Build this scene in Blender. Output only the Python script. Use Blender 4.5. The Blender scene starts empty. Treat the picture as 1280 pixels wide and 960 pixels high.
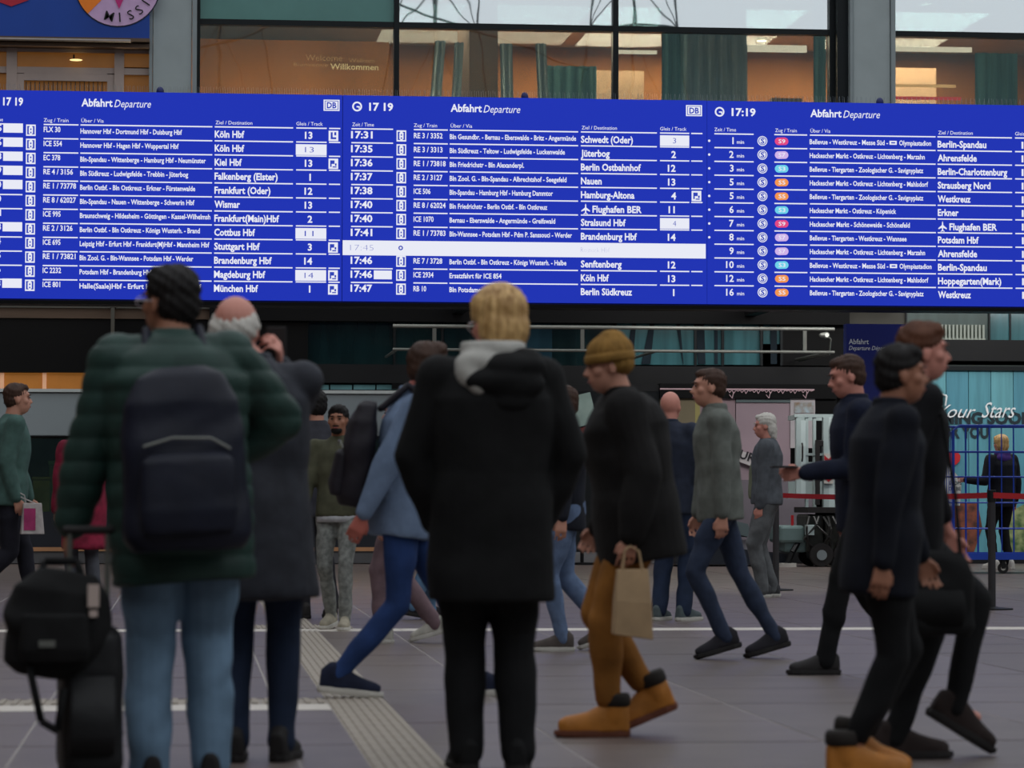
import bpy, bmesh, math, random
import numpy as np
from mathutils import Vector, Matrix, noise
random.seed(7)
C = bpy.context.scene.collection
SC = bpy.context.scene
PI = math.pi
# ------------------------------------------------------------------ camera
FPX = 3900.0; CAMZ = 0.94
YAW = math.radians(5.93); PITCH = math.radians(2.06); ROLL = math.radians(-0.1)
cd = bpy.data.cameras.new('camera'); cam = bpy.data.objects.new('camera', cd); C.objects.link(cam)
cam.location = (0, 0, CAMZ)
RM = Matrix.Rotation(-YAW, 3, 'Z') @ Matrix.Rotation(PI/2 + PITCH, 3, 'X') @ Matrix.Rotation(-ROLL, 3, 'Z')
cam.rotation_euler = RM.to_euler()
cd.sensor_width = 36; cd.lens = 36*FPX/1280; cd.clip_end = 500; cd.clip_start = 0.1
cd.dof.use_dof = True; cd.dof.focus_distance = 36; cd.dof.aperture_fstop = 5.0
SC.camera = cam
# ------------------------------------------------------------------ world and lights
w = bpy.data.worlds.new('sky'); SC.world = w; w.use_nodes = True
nt = w.node_tree; nt.nodes.clear()
tc = nt.nodes.new('ShaderNodeTexCoord'); sp = nt.nodes.new('ShaderNodeSeparateXYZ')
rp = nt.nodes.new('ShaderNodeValToRGB'); bg = nt.nodes.new('ShaderNodeBackground'); wo = nt.nodes.new('ShaderNodeOutputWorld')
nt.links.new(tc.outputs['Generated'], sp.inputs[0]); nt.links.new(sp.outputs['Z'], rp.inputs[0])
rp.color_ramp.elements[0].color = (0.60, 0.63, 0.66, 1); rp.color_ramp.elements[1].color = (0.84, 0.88, 0.92, 1)
nt.links.new(rp.outputs[0], bg.inputs[0]); bg.inputs[1].default_value = 1.2
nt.links.new(bg.outputs[0], wo.inputs[0])
SC.view_settings.view_transform = 'Standard'; SC.view_settings.look = 'None'
SC.view_settings.exposure = 0.0; SC.view_settings.gamma = 1.0; SC.view_settings.use_curve_mapping = False
def area(name, loc, rot, sx, sy, power, col):
    l = bpy.data.lights.new(name, 'AREA'); l.shape = 'RECTANGLE'; l.size = sx; l.size_y = sy; l.energy = power; l.color = col
    o = bpy.data.objects.new(name, l); o.location = loc; o.rotation_euler = rot; C.objects.link(o); return o
# ------------------------------------------------------------------ pixel helpers
def ray(px, py):
    return RM @ Vector(((px-640)/FPX, (480-py)/FPX, -1))
def onY(px, py, Y):
    d = ray(px, py); t = Y/d.y
    return Vector((d.x*t, Y, CAMZ + d.z*t))
def ground(px, py):
    d = ray(px, py); t = -CAMZ/d.z
    return Vector((d.x*t, d.y*t, 0))
def stand(px, s):
    """floor point that shows at column px with s pixels per metre"""
    d = ray(px, 620); h = Vector((d.x, d.y, 0)); h = h*(FPX/s)
    return Vector((h.x, h.y, 0))
# ------------------------------------------------------------------ materials
def lin(c):
    return tuple((x/12.92 if x <= .04045 else ((x+.055)/1.055)**2.4) for x in [v/255 for v in c])
MATS = {}
def mat(name, rgb, rough=.7, var=.15, scale=8, bump=.0, metal=0, spec=.4, stretch=(1,1,1), emit=0, coat=0, rgb2=None, sheen=0):
    if name in MATS: return MATS[name]
    m = bpy.data.materials.new(name); m.use_nodes = True; n = m.node_tree; b = n.nodes['Principled BSDF']
    c = lin(rgb); c2 = lin(rgb2) if rgb2 else tuple(x*(1-var) for x in c)
    t = n.nodes.new('ShaderNodeTexCoord'); mp = n.nodes.new('ShaderNodeMapping'); mp.inputs['Scale'].default_value = stretch
    no = n.nodes.new('ShaderNodeTexNoise'); no.inputs['Scale'].default_value = scale; no.inputs['Detail'].default_value = 5
    r = n.nodes.new('ShaderNodeValToRGB'); r.color_ramp.elements[0].position = .35; r.color_ramp.elements[1].position = .65
    r.color_ramp.elements[0].color = (*c2, 1); r.color_ramp.elements[1].color = (*c, 1)
    n.links.new(t.outputs['Object'], mp.inputs[0]); n.links.new(mp.outputs[0], no.inputs[0]); n.links.new(no.outputs[0], r.inputs[0])
    n.links.new(r.outputs[0], b.inputs['Base Color'])
    b.inputs['Roughness'].default_value = rough; b.inputs['Metallic'].default_value = metal
    b.inputs['Specular IOR Level'].default_value = spec; b.inputs['Coat Weight'].default_value = coat
    if sheen: b.inputs['Sheen Weight'].default_value = sheen
    if bump:
        bp = n.nodes.new('ShaderNodeBump'); bp.inputs['Strength'].default_value = bump; bp.inputs['Distance'].default_value = .02
        n.links.new(no.outputs[0], bp.inputs['Height']); n.links.new(bp.outputs[0], b.inputs['Normal'])
    if emit:
        n.links.new(r.outputs[0], b.inputs['Emission Color']); b.inputs['Emission Strength'].default_value = emit
    MATS[name] = m; return m
def emat(name, rgb, strength=1.0):
    if name in MATS: return MATS[name]
    m = bpy.data.materials.new(name); m.use_nodes = True; n = m.node_tree; b = n.nodes['Principled BSDF']
    b.inputs['Base Color'].default_value = (.01, .01, .01, 1); b.inputs['Roughness'].default_value = .6
    b.inputs['Emission Color'].default_value = (*lin(rgb), 1); b.inputs['Emission Strength'].default_value = strength
    b.inputs['Specular IOR Level'].default_value = .1
    MATS[name] = m; return m
def glass(name, tint, refl, rough=.02, wob=.004):
    if name in MATS: return MATS[name]
    m = bpy.data.materials.new(name); m.use_nodes = True; n = m.node_tree
    for x in list(n.nodes): n.nodes.remove(x)
    o = n.nodes.new('ShaderNodeOutputMaterial'); mx = n.nodes.new('ShaderNodeMixShader'); mx.inputs[0].default_value = refl
    t = n.nodes.new('ShaderNodeBsdfTransparent'); t.inputs[0].default_value = (*lin(tint), 1)
    g = n.nodes.new('ShaderNodeBsdfGlossy'); g.inputs['Roughness'].default_value = rough; g.inputs['Color'].default_value = (.9, .95, .97, 1)
    no = n.nodes.new('ShaderNodeTexNoise'); no.inputs['Scale'].default_value = .9; bp = n.nodes.new('ShaderNodeBump')
    bp.inputs['Strength'].default_value = wob; bp.inputs['Distance'].default_value = .3
    tc = n.nodes.new('ShaderNodeTexCoord'); n.links.new(tc.outputs['Object'], no.inputs[0])
    n.links.new(no.outputs[0], bp.inputs['Height']); n.links.new(bp.outputs[0], g.inputs['Normal'])
    n.links.new(t.outputs[0], mx.inputs[1]); n.links.new(g.outputs[0], mx.inputs[2]); n.links.new(mx.outputs[0], o.inputs[0])
    MATS[name] = m; return m
# ------------------------------------------------------------------ mesh helpers
class Sh:
    def __init__(s): s.v = []; s.f = []
    def add(s, vs, fs):
        k = len(s.v); s.v += [tuple(p) for p in vs]; s.f += [tuple(i+k for i in f) for f in fs]; return s
    def rings(s, rings):
        """closed skin over a list of equally long rings"""
        n = len(rings[0]); vs = [p for r in rings for p in r]; fs = []
        for i in range(len(rings)-1):
            for j in range(n):
                a = i*n+j; b = i*n+(j+1) % n
                fs.append((a, b, b+n, a+n))
        fs.append(tuple(range(n-1, -1, -1))); fs.append(tuple((len(rings)-1)*n+j for j in range(n)))
        return s.add(vs, fs)
    def box(s, x0, x1, y0, y1, z0, z1, M=None):
        vs = [Vector((x, y, z)) for z in (z0, z1) for y in (y0, y1) for x in (x0, x1)]
        if M: vs = [M @ v for v in vs]
        return s.add(vs, [(0, 2, 3, 1), (4, 5, 7, 6), (0, 1, 5, 4), (1, 3, 7, 5), (3, 2, 6, 7), (2, 0, 4, 6)])
    def tube(s, a, b, r, r2=None, n=8):
        a = Vector(a); b = Vector(b); r2 = r if r2 is None else r2
        d = (b-a).normalized(); u = d.orthogonal().normalized(); v = d.cross(u)
        R = [[p + (u*math.cos(2*PI*k/n)+v*math.sin(2*PI*k/n))*q for k in range(n)] for p, q in ((a, r), (b, r2))]
        return s.rings(R)
    def path(s, pts, r, n=6):
        for a, b in zip(pts[:-1], pts[1:]): s.tube(a, b, r, n=n)
        return s
    def cap(s, a, b, ra, rb=None, n=14, k=5):
        a = Vector(a); b = Vector(b); rb = ra if rb is None else rb
        d = b-a; d = d.normalized() if d.length > 1e-6 else Vector((0, 0, 1)); u = d.orthogonal().normalized(); v = d.cross(u)
        R = []
        for i in range(k+1):
            t = -PI/2*.96 + (PI/2*.96)*i/k; R.append((a + d*ra*math.sin(t), ra*math.cos(t)))
        for i in range(k+1):
            t = (PI/2*.96)*i/k; R.append((b + d*rb*math.sin(t), rb*math.cos(t)))
        return s.rings([[p + (u*math.cos(2*PI*j/n)+v*math.sin(2*PI*j/n))*q for j in range(n)] for p, q in R])
    def chain(s, pts, rs, **k):
        for i in range(len(pts)-1): s.cap(pts[i], pts[i+1], rs[i], rs[i+1], **k)
        return s
    def ell(s, c, r, M=None, n=16, k=10):
        c = Vector(c); R = []
        for i in range(k+1):
            t = -PI/2*.97 + PI*.97*i/k
            ring = [Vector((r[0]*math.cos(t)*math.cos(2*PI*j/n), r[1]*math.cos(t)*math.sin(2*PI*j/n), r[2]*math.sin(t))) + c for j in range(n)]
            if M: ring = [M @ p for p in ring]
            R.append(ring)
        return s.rings(R)
    def loft(s, secs, M=None, n=28, p=2.3):
        """secs: (x, y, z, rx, ry) horizontal super-ellipses from low to high"""
        R = []
        def se(c): return math.copysign(abs(c)**(2/p), c)
        for (x, y, z, rx, ry) in secs:
            ring = [Vector((x+rx*se(math.cos(2*PI*j/n)), y+ry*se(math.sin(2*PI*j/n)), z)) for j in range(n)]
            if M: ring = [M @ q for q in ring]
            R.append(ring)
        return s.rings(R)
    def prism(s, poly, y0, y1):
        """poly in x,z extruded along y"""
        n = len(poly)
        vs = [(x, y0, z) for x, z in poly] + [(x, y1, z) for x, z in poly]
        fs = [tuple(range(n)), tuple(range(2*n-1, n-1, -1))] + [(i, (i+1) % n, (i+1) % n+n, i+n)[::-1] for i in range(n)]
        return s.add(vs, fs)
    def mesh(s, name):
        me = bpy.data.meshes.new(name); me.from_pydata(s.v, [], s.f)
        bm = bmesh.new(); bm.from_mesh(me); bmesh.ops.recalc_face_normals(bm, faces=bm.faces); bm.to_mesh(me); bm.free()
        return me
def smooth(me, on=True):
    me.polygons.foreach_set('use_smooth', [on]*len(me.polygons)); me.update()
def put(name, sh, m, parent=None, sm=False, bevel=0, loc=None):
    me = sh.mesh(name) if isinstance(sh, Sh) else sh
    if loc is not None:
        me.transform(Matrix.Translation(-Vector(loc)))
    if sm: smooth(me)
    if bevel:
        bm = bmesh.new(); bm.from_mesh(me)
        bmesh.ops.bevel(bm, geom=[e for e in bm.edges if len(e.link_faces) == 2 and e.calc_face_angle(0) > .5], offset=bevel, segments=2, affect='EDGES', profile=.5)
        bm.to_mesh(me); bm.free()
    o = bpy.data.objects.new(name, me); C.objects.link(o)
    if m: me.materials.append(m)
    if parent: o.parent = parent
    if loc is not None: o.location = loc
    return o
def voxel(name, sh, size, m, parent=None, it=4, disp=None, fac=.5):
    """union of the overlapping shapes as one smooth continuous surface"""
    me = sh.mesh(name); o = bpy.data.objects.new('tmp', me); C.objects.link(o)
    r = o.modifiers.new('r', 'REMESH'); r.mode = 'VOXEL'; r.voxel_size = size; r.use_smooth_shade = True
    if it:
        q = o.modifiers.new('s', 'SMOOTH'); q.factor = fac; q.iterations = it
    dg = bpy.context.evaluated_depsgraph_get(); dg.update()
    nm = bpy.data.meshes.new_from_object(o.evaluated_get(dg)); nm.name = name
    C.objects.unlink(o); bpy.data.objects.remove(o); bpy.data.meshes.remove(me)
    if disp:
        n = len(nm.vertices); co = np.empty(n*3); nm.vertices.foreach_get('co', co); co = co.reshape(-1, 3)
        no = np.empty(n*3); nm.vertices.foreach_get('normal', no); no = no.reshape(-1, 3)
        co = co + no*disp(co)[:, None]; nm.vertices.foreach_set('co', co.ravel()); nm.update()
    smooth(nm); nm.materials.clear()
    ob = bpy.data.objects.new(name, nm); C.objects.link(ob); nm.materials.append(m)
    if parent: ob.parent = parent
    return ob
def thing(name, label, cat, loc=(0, 0, 0), rz=0, group=None):
    o = bpy.data.objects.new(name, None); o.empty_display_size = .1; C.objects.link(o); o.location = loc; o.rotation_euler = (0, 0, rz)
    o['label'] = label; o['category'] = cat
    if group: o['group'] = group
    return o
def tag(o, label, cat, group=None):
    o['label'] = label; o['category'] = cat
    if group: o['group'] = group
    return o
def struct(o): o['kind'] = 'structure'; return o
def sroot(name, loc=(0, 0, 0)):
    o = bpy.data.objects.new(name, None); o.empty_display_size = .1; C.objects.link(o); o.location = loc; o['kind'] = 'structure'; return o
# pixel rectangle on the plane Y -> box of thickness th behind the plane
def pbox(sh, x0, y0, x1, y1, Y, th=.1):
    a = onY((x0+x1)/2, y0, Y); b = onY((x0+x1)/2, y1, Y); l = onY(x0, (y0+y1)/2, Y); r = onY(x1, (y0+y1)/2, Y)
    return sh.box(l.x, r.x, Y, Y+th, b.z, a.z)
# text as mesh, fitted between columns px0..px1 on plane Y
TXT = {}
def text_verts(s, bold=0, shear=0):
    k = (s, bold, shear)
    if k in TXT: return TXT[k]
    cu = bpy.data.curves.new('t', 'FONT'); cu.body = s; cu.size = 1; cu.offset = bold; cu.shear = shear; cu.resolution_u = 2
    o = bpy.data.objects.new('t', cu); C.objects.link(o)
    dg = bpy.context.evaluated_depsgraph_get(); dg.update()
    me = bpy.data.meshes.new_from_object(o.evaluated_get(dg))
    vs = [v.co.copy() for v in me.vertices]; fs = [tuple(p.vertices) for p in me.polygons]
    C.objects.unlink(o); bpy.data.objects.remove(o); bpy.data.curves.remove(cu); bpy.data.meshes.remove(me)
    TXT[k] = (vs, fs); return TXT[k]
def text(sh, s, X0, X1, Z, h, Y, bold=.0, shear=0, align='fit'):
    """cap height h, baseline Z; X1 None = natural width"""
    vs, fs = text_verts(s, bold, shear)
    if not vs: return
    mnx = min(v.x for v in vs); mxx = max(v.x for v in vs)
    k = h/.70; sx = k
    if X1 is not None and align == 'fit': sx = (X1-X0)/(mxx-mnx)
    off = X0 - mnx*sx
    if align == 'center': off = X0 - (mnx+mxx)/2*sx
    if align == 'right': off = X0 - mxx*sx
    sh.add([(off+v.x*sx, Y, Z+v.y*k) for v in vs], fs)
# ================================================================== FLOOR
YW = 44.0
m_tile = [mat('floor_tile_a', (106, 94, 90), .4, .2, 3, spec=.5), mat('floor_tile_b', (98, 87, 84), .44, .2, 3, spec=.5), mat('floor_tile_c', (112, 100, 95), .38, .2, 3, spec=.5)]
m_grout = mat('grout', (150, 143, 142), .9, .1)
m_white = mat('pale_stone', (206, 198, 188), .6, .15, 5)
m_tact = mat('tactile_stone', (158, 148, 136), .7, .2, 9)
m_tactd = mat('tactile_groove', (104, 96, 92), .8, .2, 9)
fl = sroot('floor')
s = Sh().box(-40, 45, -35, YW+8, -.25, -.002); put('grout_bed', s, m_grout, fl)
XJ = ground(380, 960).x; PX = ground(380, 960).x - ground(9, 960).x
YJ = ground(640, 929).y; PY = (ground(640, 831).y - YJ)/5
YL1 = ground(640, 787).y; 
stripsX = ground(514, 960).x; SWD = .27          # tactile strip centre line
YS2 = ground(360, 880).y                          # cross strip
def shade(k): return m_tile[(k*7+k//3) % 3]
tiles = {}
far = Sh(); k = 0
strip_a, strip_b = stripsX-SWD/2, stripsX+SWD/2
for j in range(-9, 31):
    y0 = YJ + j*PY; y1 = y0 + PY - .014
    if y0 > YW-.1: continue
    y1 = min(y1, YW)
    for i in range(-14, 22):
        x0 = XJ + i*PX; x1 = x0 + PX - .014
        k += 1
        # does it show?
        cx, cy = (x0+x1)/2, (y0+y1)/2
        vis = abs((cx - math.tan(YAW)*cy)) < .164*cy + .9 and cy > 9.4
        near = cy < 21
        # strip cuts
        xs = [(x0, x1)]
        if x0 < strip_b and x1 > strip_a and y0 < YL1:
            xs = [(x0, strip_a-.004), (strip_b+.004, x1)]
        ys = [(y0, y1)]
        def cut(segs, a, b):
            out = []
            for (p, q) in segs:
                if q <= a or p >= b: out.append((p, q))
                else:
                    if p < a: out.append((p, a-.004))
                    if q > b: out.append((b+.004, q))
            return out
        ys = cut(ys, YL1-.2, YL1+.2)
        ys0 = ys
        for (xa, xb) in xs:
            ys = cut(ys0, YS2-.4, YS2+.4) if xa < strip_a-.01 else ys0
            if xb-xa < .03: continue
            for (ya, yb) in ys:
                if yb-ya < .03: continue
                if vis and near:
                    sh = Sh().box(xa, xb, ya, yb, -.02, random.uniform(-.0008, .0008))
                    put('floor_tile', sh, shade(k), fl)
                else:
                    far.box(xa, xb, ya, yb, -.02, 0)
o = put('distant_floor_tiles', far, m_tile[0], fl); o['kind'] = 'stuff'
# pale stone bands and tactile pavers
for (ya, yb, xa, xb, step) in ((YL1-.2, YL1+.2, -9, 12, 1.5), (YS2-.4, YS2-.02, -6, strip_a, 1.0)):
    x = xa
    while x < xb-.01:
        put('pale_band_slab', Sh().box(x, min(x+step, xb)-.004, ya, yb, -.02, .001), m_white, fl); x += step
pav = Sh(); L = .3
pav.box(-SWD/2, SWD/2, 0, L-.004, -.02, -.001)
for q in range(7):
    c = -SWD/2 + (q+.5)*SWD/7
    pav.rings([[Vector((c-.012, y, -.001)), Vector((c-.008, y, .004)), Vector((c+.008, y, .004)), Vector((c+.012, y, -.001))] for y in (.002, L-.006)])
pm = pav.mesh('tactile_paver'); pm.materials.append(m_tact)
y = 8.6; n = 0
while y < YL1-.3:
    o = bpy.data.objects.new('tactile_paver', pm); C.objects.link(o); o.parent = fl; o.location = (stripsX, y, 0); y += L
pc = Sh(); pc.box(0, .296, 0, .36, -.02, -.001)
for q in range(5):
    c = .03+q*.06
    pc.box(c-.012, c+.012, .01, .35, -.001, .005)
pcm = pc.mesh('ribbed_paver'); pcm.materials.append(m_tact)
x = strip_a-.3
while x > -5:
    o = bpy.data.objects.new('ribbed_paver', pcm); C.objects.link(o); o.parent = fl; o.location = (x, YS2+.02, 0); x -= .3
# tactile field where the strips meet
for i in (-1, 0, 1):
    for j in range(22 if i == 0 else 2):
        o = bpy.data.objects.new('tactile_paver', pm); C.objects.link(o); o.parent = fl; o.location = (stripsX+i*SWD, YL1+.22+j*.3, .002)
# ================================================================== BACK WALL
m_black = mat('black_panel', (9, 9, 10), .5, .2, 2, spec=.15)
m_dark = mat('dark_metal', (19, 20, 22), .5, .2, 3, metal=.3)
m_col = mat('grey_concrete', (166, 176, 177), .7, .12, 2, bump=.1)
m_coledge = mat('grey_metal_edge', (142, 151, 153), .45, .1, 3, metal=.2)
m_cream = mat('pinkish_frame', (186, 168, 160), .6, .1, 3)
m_brown = mat('brown_metal', (98, 78, 62), .6, .25, 2, stretch=(.3, 1, 4))
XL, XR = -9.5, 26.0
wb = struct(put('wall_back', Sh().box(XL, XR, YW+7.0, YW+7.3, 0, 14).box(XL, XR, YW+.9, YW+1.0, 0, 2.9).box(XL, XR, YW+.2, YW+7, onY(640, 380, YW).z, onY(640, 350, YW).z)
     .box(XL, XR, YW, YW+.15, 9.3, 14), m_black))
struct(put('wall_front', Sh().box(-40, 45, -31, -30, 0, 18.9), mat('glass_facade_far', (74, 96, 98), .6, .3, .3)))
# --- upper curtain wall
def zt(py, px=640): return onY(px, py, YW).z
m_frame = mat('window_frame_dark', (18, 24, 27), .4, .1, 3, metal=.4)
gl_up = glass('glass_upper', (150, 180, 185), .78, .01, .004)
gl_lo = glass('glass_lower', (226, 232, 230), .33, .01, .004)
m_teal = mat('teal_opaque_glass', (88, 138, 132), .25, .1, 2, spec=.6)
def XP(px, py=60, Y=YW): return onY(px, py, Y).x
def window(name, cols, specials):
    r = sroot(name)
    ztr = onY(640, 34, YW).z
    for (px, wd) in cols:
        put('mullion', Sh().box(XP(px)-wd/2, XP(px)+wd/2, YW-.06, YW+.12, 5.0, 9.3), m_frame, r)
    for a, b in zip(cols[:-1], cols[1:]):
        xa, xb = XP(a[0])+a[1]/2, XP(b[0])-b[1]/2
        put('transom', Sh().box(xa, xb, YW-.04, YW+.1, ztr-.04, ztr+.04), m_frame, r)
        sp_ = specials.get(a[0], {})
        put('pane', Sh().box(xa, xb, YW+.02, YW+.05, ztr+.04, 9.3), sp_.get('up', gl_up), r)
        put('pane', Sh().box(xa, xb, YW+.02, YW+.05, 5.0, ztr-.04), gl_lo, r)
    return r
w2 = window('window_2', [(248, .05), (495.5, .075), (769, .08), (1041, .12)], {248: {'up': m_teal}})
w3 = window('window_3', [(1112, .05), (1400, .08)], {})
# --- rooms behind the glass (upper level)
m_amber = mat('amber_wall', (176, 112, 52), .7, .25, 1.5, stretch=(1, 1, .4))
m_beige = mat('warm_plaster', (214, 176, 140), .7, .08)
m_ceil = mat('warm_ceiling', (236, 206, 176), .8, .05)
m_lamp = emat('warm_lamp', (255, 226, 180), 9)
m_strip = emat('warm_strip', (255, 232, 200), 1.6)
m_curt = mat('grey_curtain', (158, 172, 178), .9, .3, 6, stretch=(6, 1, .2))
m_curtt = mat('teal_curtain', (96, 146, 150), .9, .3, 6, stretch=(6, 1, .2))
ZC = 8.3; ZF = 5.0
struct(put('ceiling', Sh().box(XL, XR, YW+.2, YW+7, ZC, ZC+.15), m_ceil))
struct(put('trim_1', Sh().box(XL, XR, YW+.12, YW+7, ZF-.15, ZF), m_black))
struct(put('wall_upper', Sh().box(XP(492)+.05, XR, YW+6.6, YW+6.7, ZF, ZC).box(XP(187), XP(492)-.03, YW+.55, YW+.7, ZF, 7.46), m_amber))
def wallbox(name, px0, px1, Y0, Y1, z0, z1, m): return struct(put(name, Sh().box(XP(px0), XP(px1), Y0, Y1, z0, z1), m))
wallbox('trim_2', 596, 633, YW+1.2, YW+3.2, ZF, ZC, mat('brown_pier', (112, 84, 60), .7, .2, 1))
wallbox('trim_3', 770, 838, YW+2.6, YW+2.75, ZF, 7.38, m_beige)
wallbox('trim_4', 1112, 1232, YW+3.0, YW+3.3, 7.0, 7.55, m_beige)
wallbox('trim_5', 1000, 1040, YW+2.2, YW+2.4, ZF, 6.95, mat('dark_wood', (70, 42, 30), .6, .2, 2))
def curtain(px0, px1, Y, m, label, z0=ZF, z1=8.25, lean=0):
    x0, x1 = XP(px0), XP(px1); n = max(10, int((x1-x0)/.04)); R = []
    sh = Sh(); top = []; bot = []
    for i in range(n+1):
        x = x0+(x1-x0)*i/n; y = Y+.04*math.sin(i*1.5)
        top.append((x, y, z1)); bot.append((x+lean, y, z0))
    vs = top+bot+[(a, b+.015, c) for a, b, c in top]+[(a, b+.015, c) for a, b, c in bot]; N = n+1
    fs = [(i, i+1, N+i+1, N+i) for i in range(n)]+[(2*N+i+1, 2*N+i, 3*N+i, 3*N+i+1) for i in range(n)]
    sh.add(vs, fs); return tag(put('curtain', sh, m, sm=True), label, 'curtain')
curtain(834, 858, YW+.5, m_curtt, 'teal curtain in the third upper window beside the beige wall')
curtain(858, 945, YW+.7, m_curt, 'wide grey curtain in the third upper window')
curtain(1024, 1040, YW+.4, m_curtt, 'narrow teal curtain at the right end of the upper windows')
curtain(1232, 1285, YW+.6, m_curtt, 'dark teal curtain in the window right of the right-hand column', z1=7.45)
m_pale = mat('pale_drape', (150, 166, 170), .9, .2, 4, stretch=(5, 1, .2))
curtain(548, 562, YW+.6, m_pale, 'pale slanting drape in the second upper window, leftmost one', z1=7.5, lean=-.2)
curtain(574, 586, YW+.75, m_pale, 'pale slanting drape left of the brown pier', z1=7.5, lean=-.13)
curtain(632, 648, YW+.8, m_pale, 'pale drape right of the brown pier', z1=7.5, lean=.05)
curtain(676, 690, YW+.7, m_pale, 'pale slanting drape near the middle of the second upper window', z1=7.5, lean=.12)
curtain(690, 764, YW+1.6, m_curtt, 'wide teal drape deep inside the second upper window', z1=7.3)
for (px, Yo, lab) in ((550, 1.6, 'second upper window, left'), (660, 3.0, 'second upper window, right'), (793, 1.2, 'third upper window, left end'), (826, 4, 'third upper window over the beige wall'), (992, 2.6, 'third upper window, right'), (952, 5.2, 'third upper window above the cove strip'), (1158, 1.2, 'window right of the right-hand column'), (1250, 4, 'far right window, deep inside')):
    x = XP(px)*(YW+Yo)/YW
    t = thing('downlight', 'round recessed ceiling downlight in the '+lab, 'light', (x, YW+Yo, ZC-.03), group='downlights in the upper rooms')
    put('trim_ring', Sh().tube((0, 0, -.01), (0, 0, .03), .10, n=16), m_cream, t)
    put('lens', Sh().tube((0, 0, -.02), (0, 0, -.011), .075, n=16), m_lamp, t)
def strip(px0, px1, Y, z, h, m, label):
    return tag(put('light_strip', Sh().box(XP(px0), XP(px1), Y, Y+.06, z, z+h), m), label, 'light')
strip(945, 1024, YW+.9, 7.46, .1, m_strip, 'bright cove light strip below the transom at right')
strip(1122, 1228, YW+.6, 7.46, .07, m_strip, 'bright cove strip right of the right-hand column')
strip(1120, 1216, YW+1.0, 6.99, .04, emat('amber_strip', (255, 190, 120), 1.3), 'amber light strip below the beige bulkhead')
strip(1118, 1210, YW+.4, onY(1160, 122.5, YW+.4).z-.02, .04, emat('red_strip', (235, 60, 66), 1.2), 'thin red light strip low in the right window')
strip(780, 833, YW+.9, 7.40, .05, m_strip, 'short cove strip at the beige wall')
for (px0, px1, p) in ((500, 760, 360), (780, 1040, 800), (1115, 1275, 560)):
    area('room_light', ((XP(px0)+XP(px1))/2, YW+3.6, ZC-.1), (0, 0, 0), (XP(px1)-XP(px0)), 4, p, (1, .78, .54))
area('room_light', ((XP(260)+XP(490))/2, YW+.32, 5.1), (math.radians(180-25), 0, 0), 4.6, .1, 400, (1, .8, .55))
# welcome lettering on the amber wall
wl = Sh(); Yt = YW+.545
text(wl, 'Willkommen', XP(413, 84, Yt), XP(473, 84, Yt), onY(440, 87, Yt).z, .085, Yt, .01)
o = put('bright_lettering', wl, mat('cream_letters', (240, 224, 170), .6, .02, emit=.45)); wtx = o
wl2 = Sh(); text(wl2, 'Welkom', XP(436, 75, Yt), XP(468, 75, Yt), onY(440, 78, Yt).z, .06, Yt); text(wl2, 'Welcome', XP(382, 73, Yt), XP(428, 73, Yt), onY(400, 76, Yt).z, .09, Yt); text(wl2, 'Bienvenue', XP(367, 81, Yt), XP(410, 81, Yt), onY(400, 83, Yt).z, .05, Yt)
t = thing('welcome_sign', 'welcome words in several languages on the amber wall', 'sign', (XP(440), Yt, 7.0))
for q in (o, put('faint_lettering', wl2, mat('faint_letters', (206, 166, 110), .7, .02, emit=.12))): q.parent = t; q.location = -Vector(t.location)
# --- columns
for (px0, px1, nm) in ((187, 246, 1), (1042, 1112, 2)):
    x0, x1 = XP(px0), XP(px1)
    t = thing('column', ('grey column left of the amber window, rising behind the board' if nm == 1 else 'grey column with dark left edge, between the right-hand windows'), 'column', ((x0+x1)/2, YW-.35, 0))
    W = (x1-x0)/2
    a = .0 if nm == 1 else .16
    put('shaft', Sh().box(-W+.05+a, W-.07, 0, .35, 3.62, 9.3), m_col, t, bevel=.01)
    put('edge_rail', Sh().box(-W+a, -W+.045+a, -.03, .35, 3.62, 9.3), m_coledge, t)
    put('edge_rail', Sh().box(W-.065, W, -.03, .35, 3.62, 9.3), m_coledge, t)
    if a: put('shadow_gap', Sh().box(-W, -W+a, .1, .35, 3.62, 9.3), m_frame, t)
# --- billboard top left
YB = YW-.5
def P(px, py, Y): v = onY(px, py, Y); return (v.x, v.z)
t = thing('billboard', 'blue billboard with a round emblem reading MISSI at top left', 'sign', (XP(90), YB, 7.5))
def loc_put(name, sh, m, t, **k):
    o = put(name, sh, m, t, **k); o.location = -Vector(t.location); return o
s = Sh(); pbox(s, -40, -60, 187, 46, YB, .12); loc_put('panel', s, mat('billboard_blue', (14, 62, 150), .5, .25, .8, emit=.12), t)
def disc(px, py, rp, Y, th=.01, n=40, a0=0, a1=2*PI):
    c = onY(px, py, Y); r = rp*Y/FPX
    pts = [(c.x+r*math.cos(a0+(a1-a0)*i/n), c.z+r*math.sin(a0+(a1-a0)*i/n)) for i in range(n+(0 if a1-a0 > 6.28 else 1))]
    if a1-a0 < 6.28: pts.append((c.x, c.z))
    return Sh().prism(pts, Y, Y+th)
loc_put('emblem_rim', disc(147, -20, 54, YB-.01), mat('emblem_rim', (30, 34, 60), .5, .05), t)
loc_put('emblem_disc', disc(147, -20, 52.5, YB-.02), mat('emblem_lilac', (190, 158, 196), .5, .1, emit=.1), t)
loc_put('emblem_wedge', disc(147, -20, 52.4, YB-.03, a0=PI, a1=PI+.8), mat('emblem_orange', (226, 120, 26), .5, .1, emit=.12), t)
st = []; c = onY(149, -14, YB-.04)
for i in range(10):
    a = PI/2+i*PI/5+PI; r = (.28 if i % 2 == 0 else .13); st.append((c.x+r*math.cos(a), c.z+r*math.sin(a)))
loc_put('emblem_star', Sh().prism(st, YB-.04, YB-.03), mat('emblem_magenta', (178, 34, 110), .5, .1, emit=.1), t)
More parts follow.
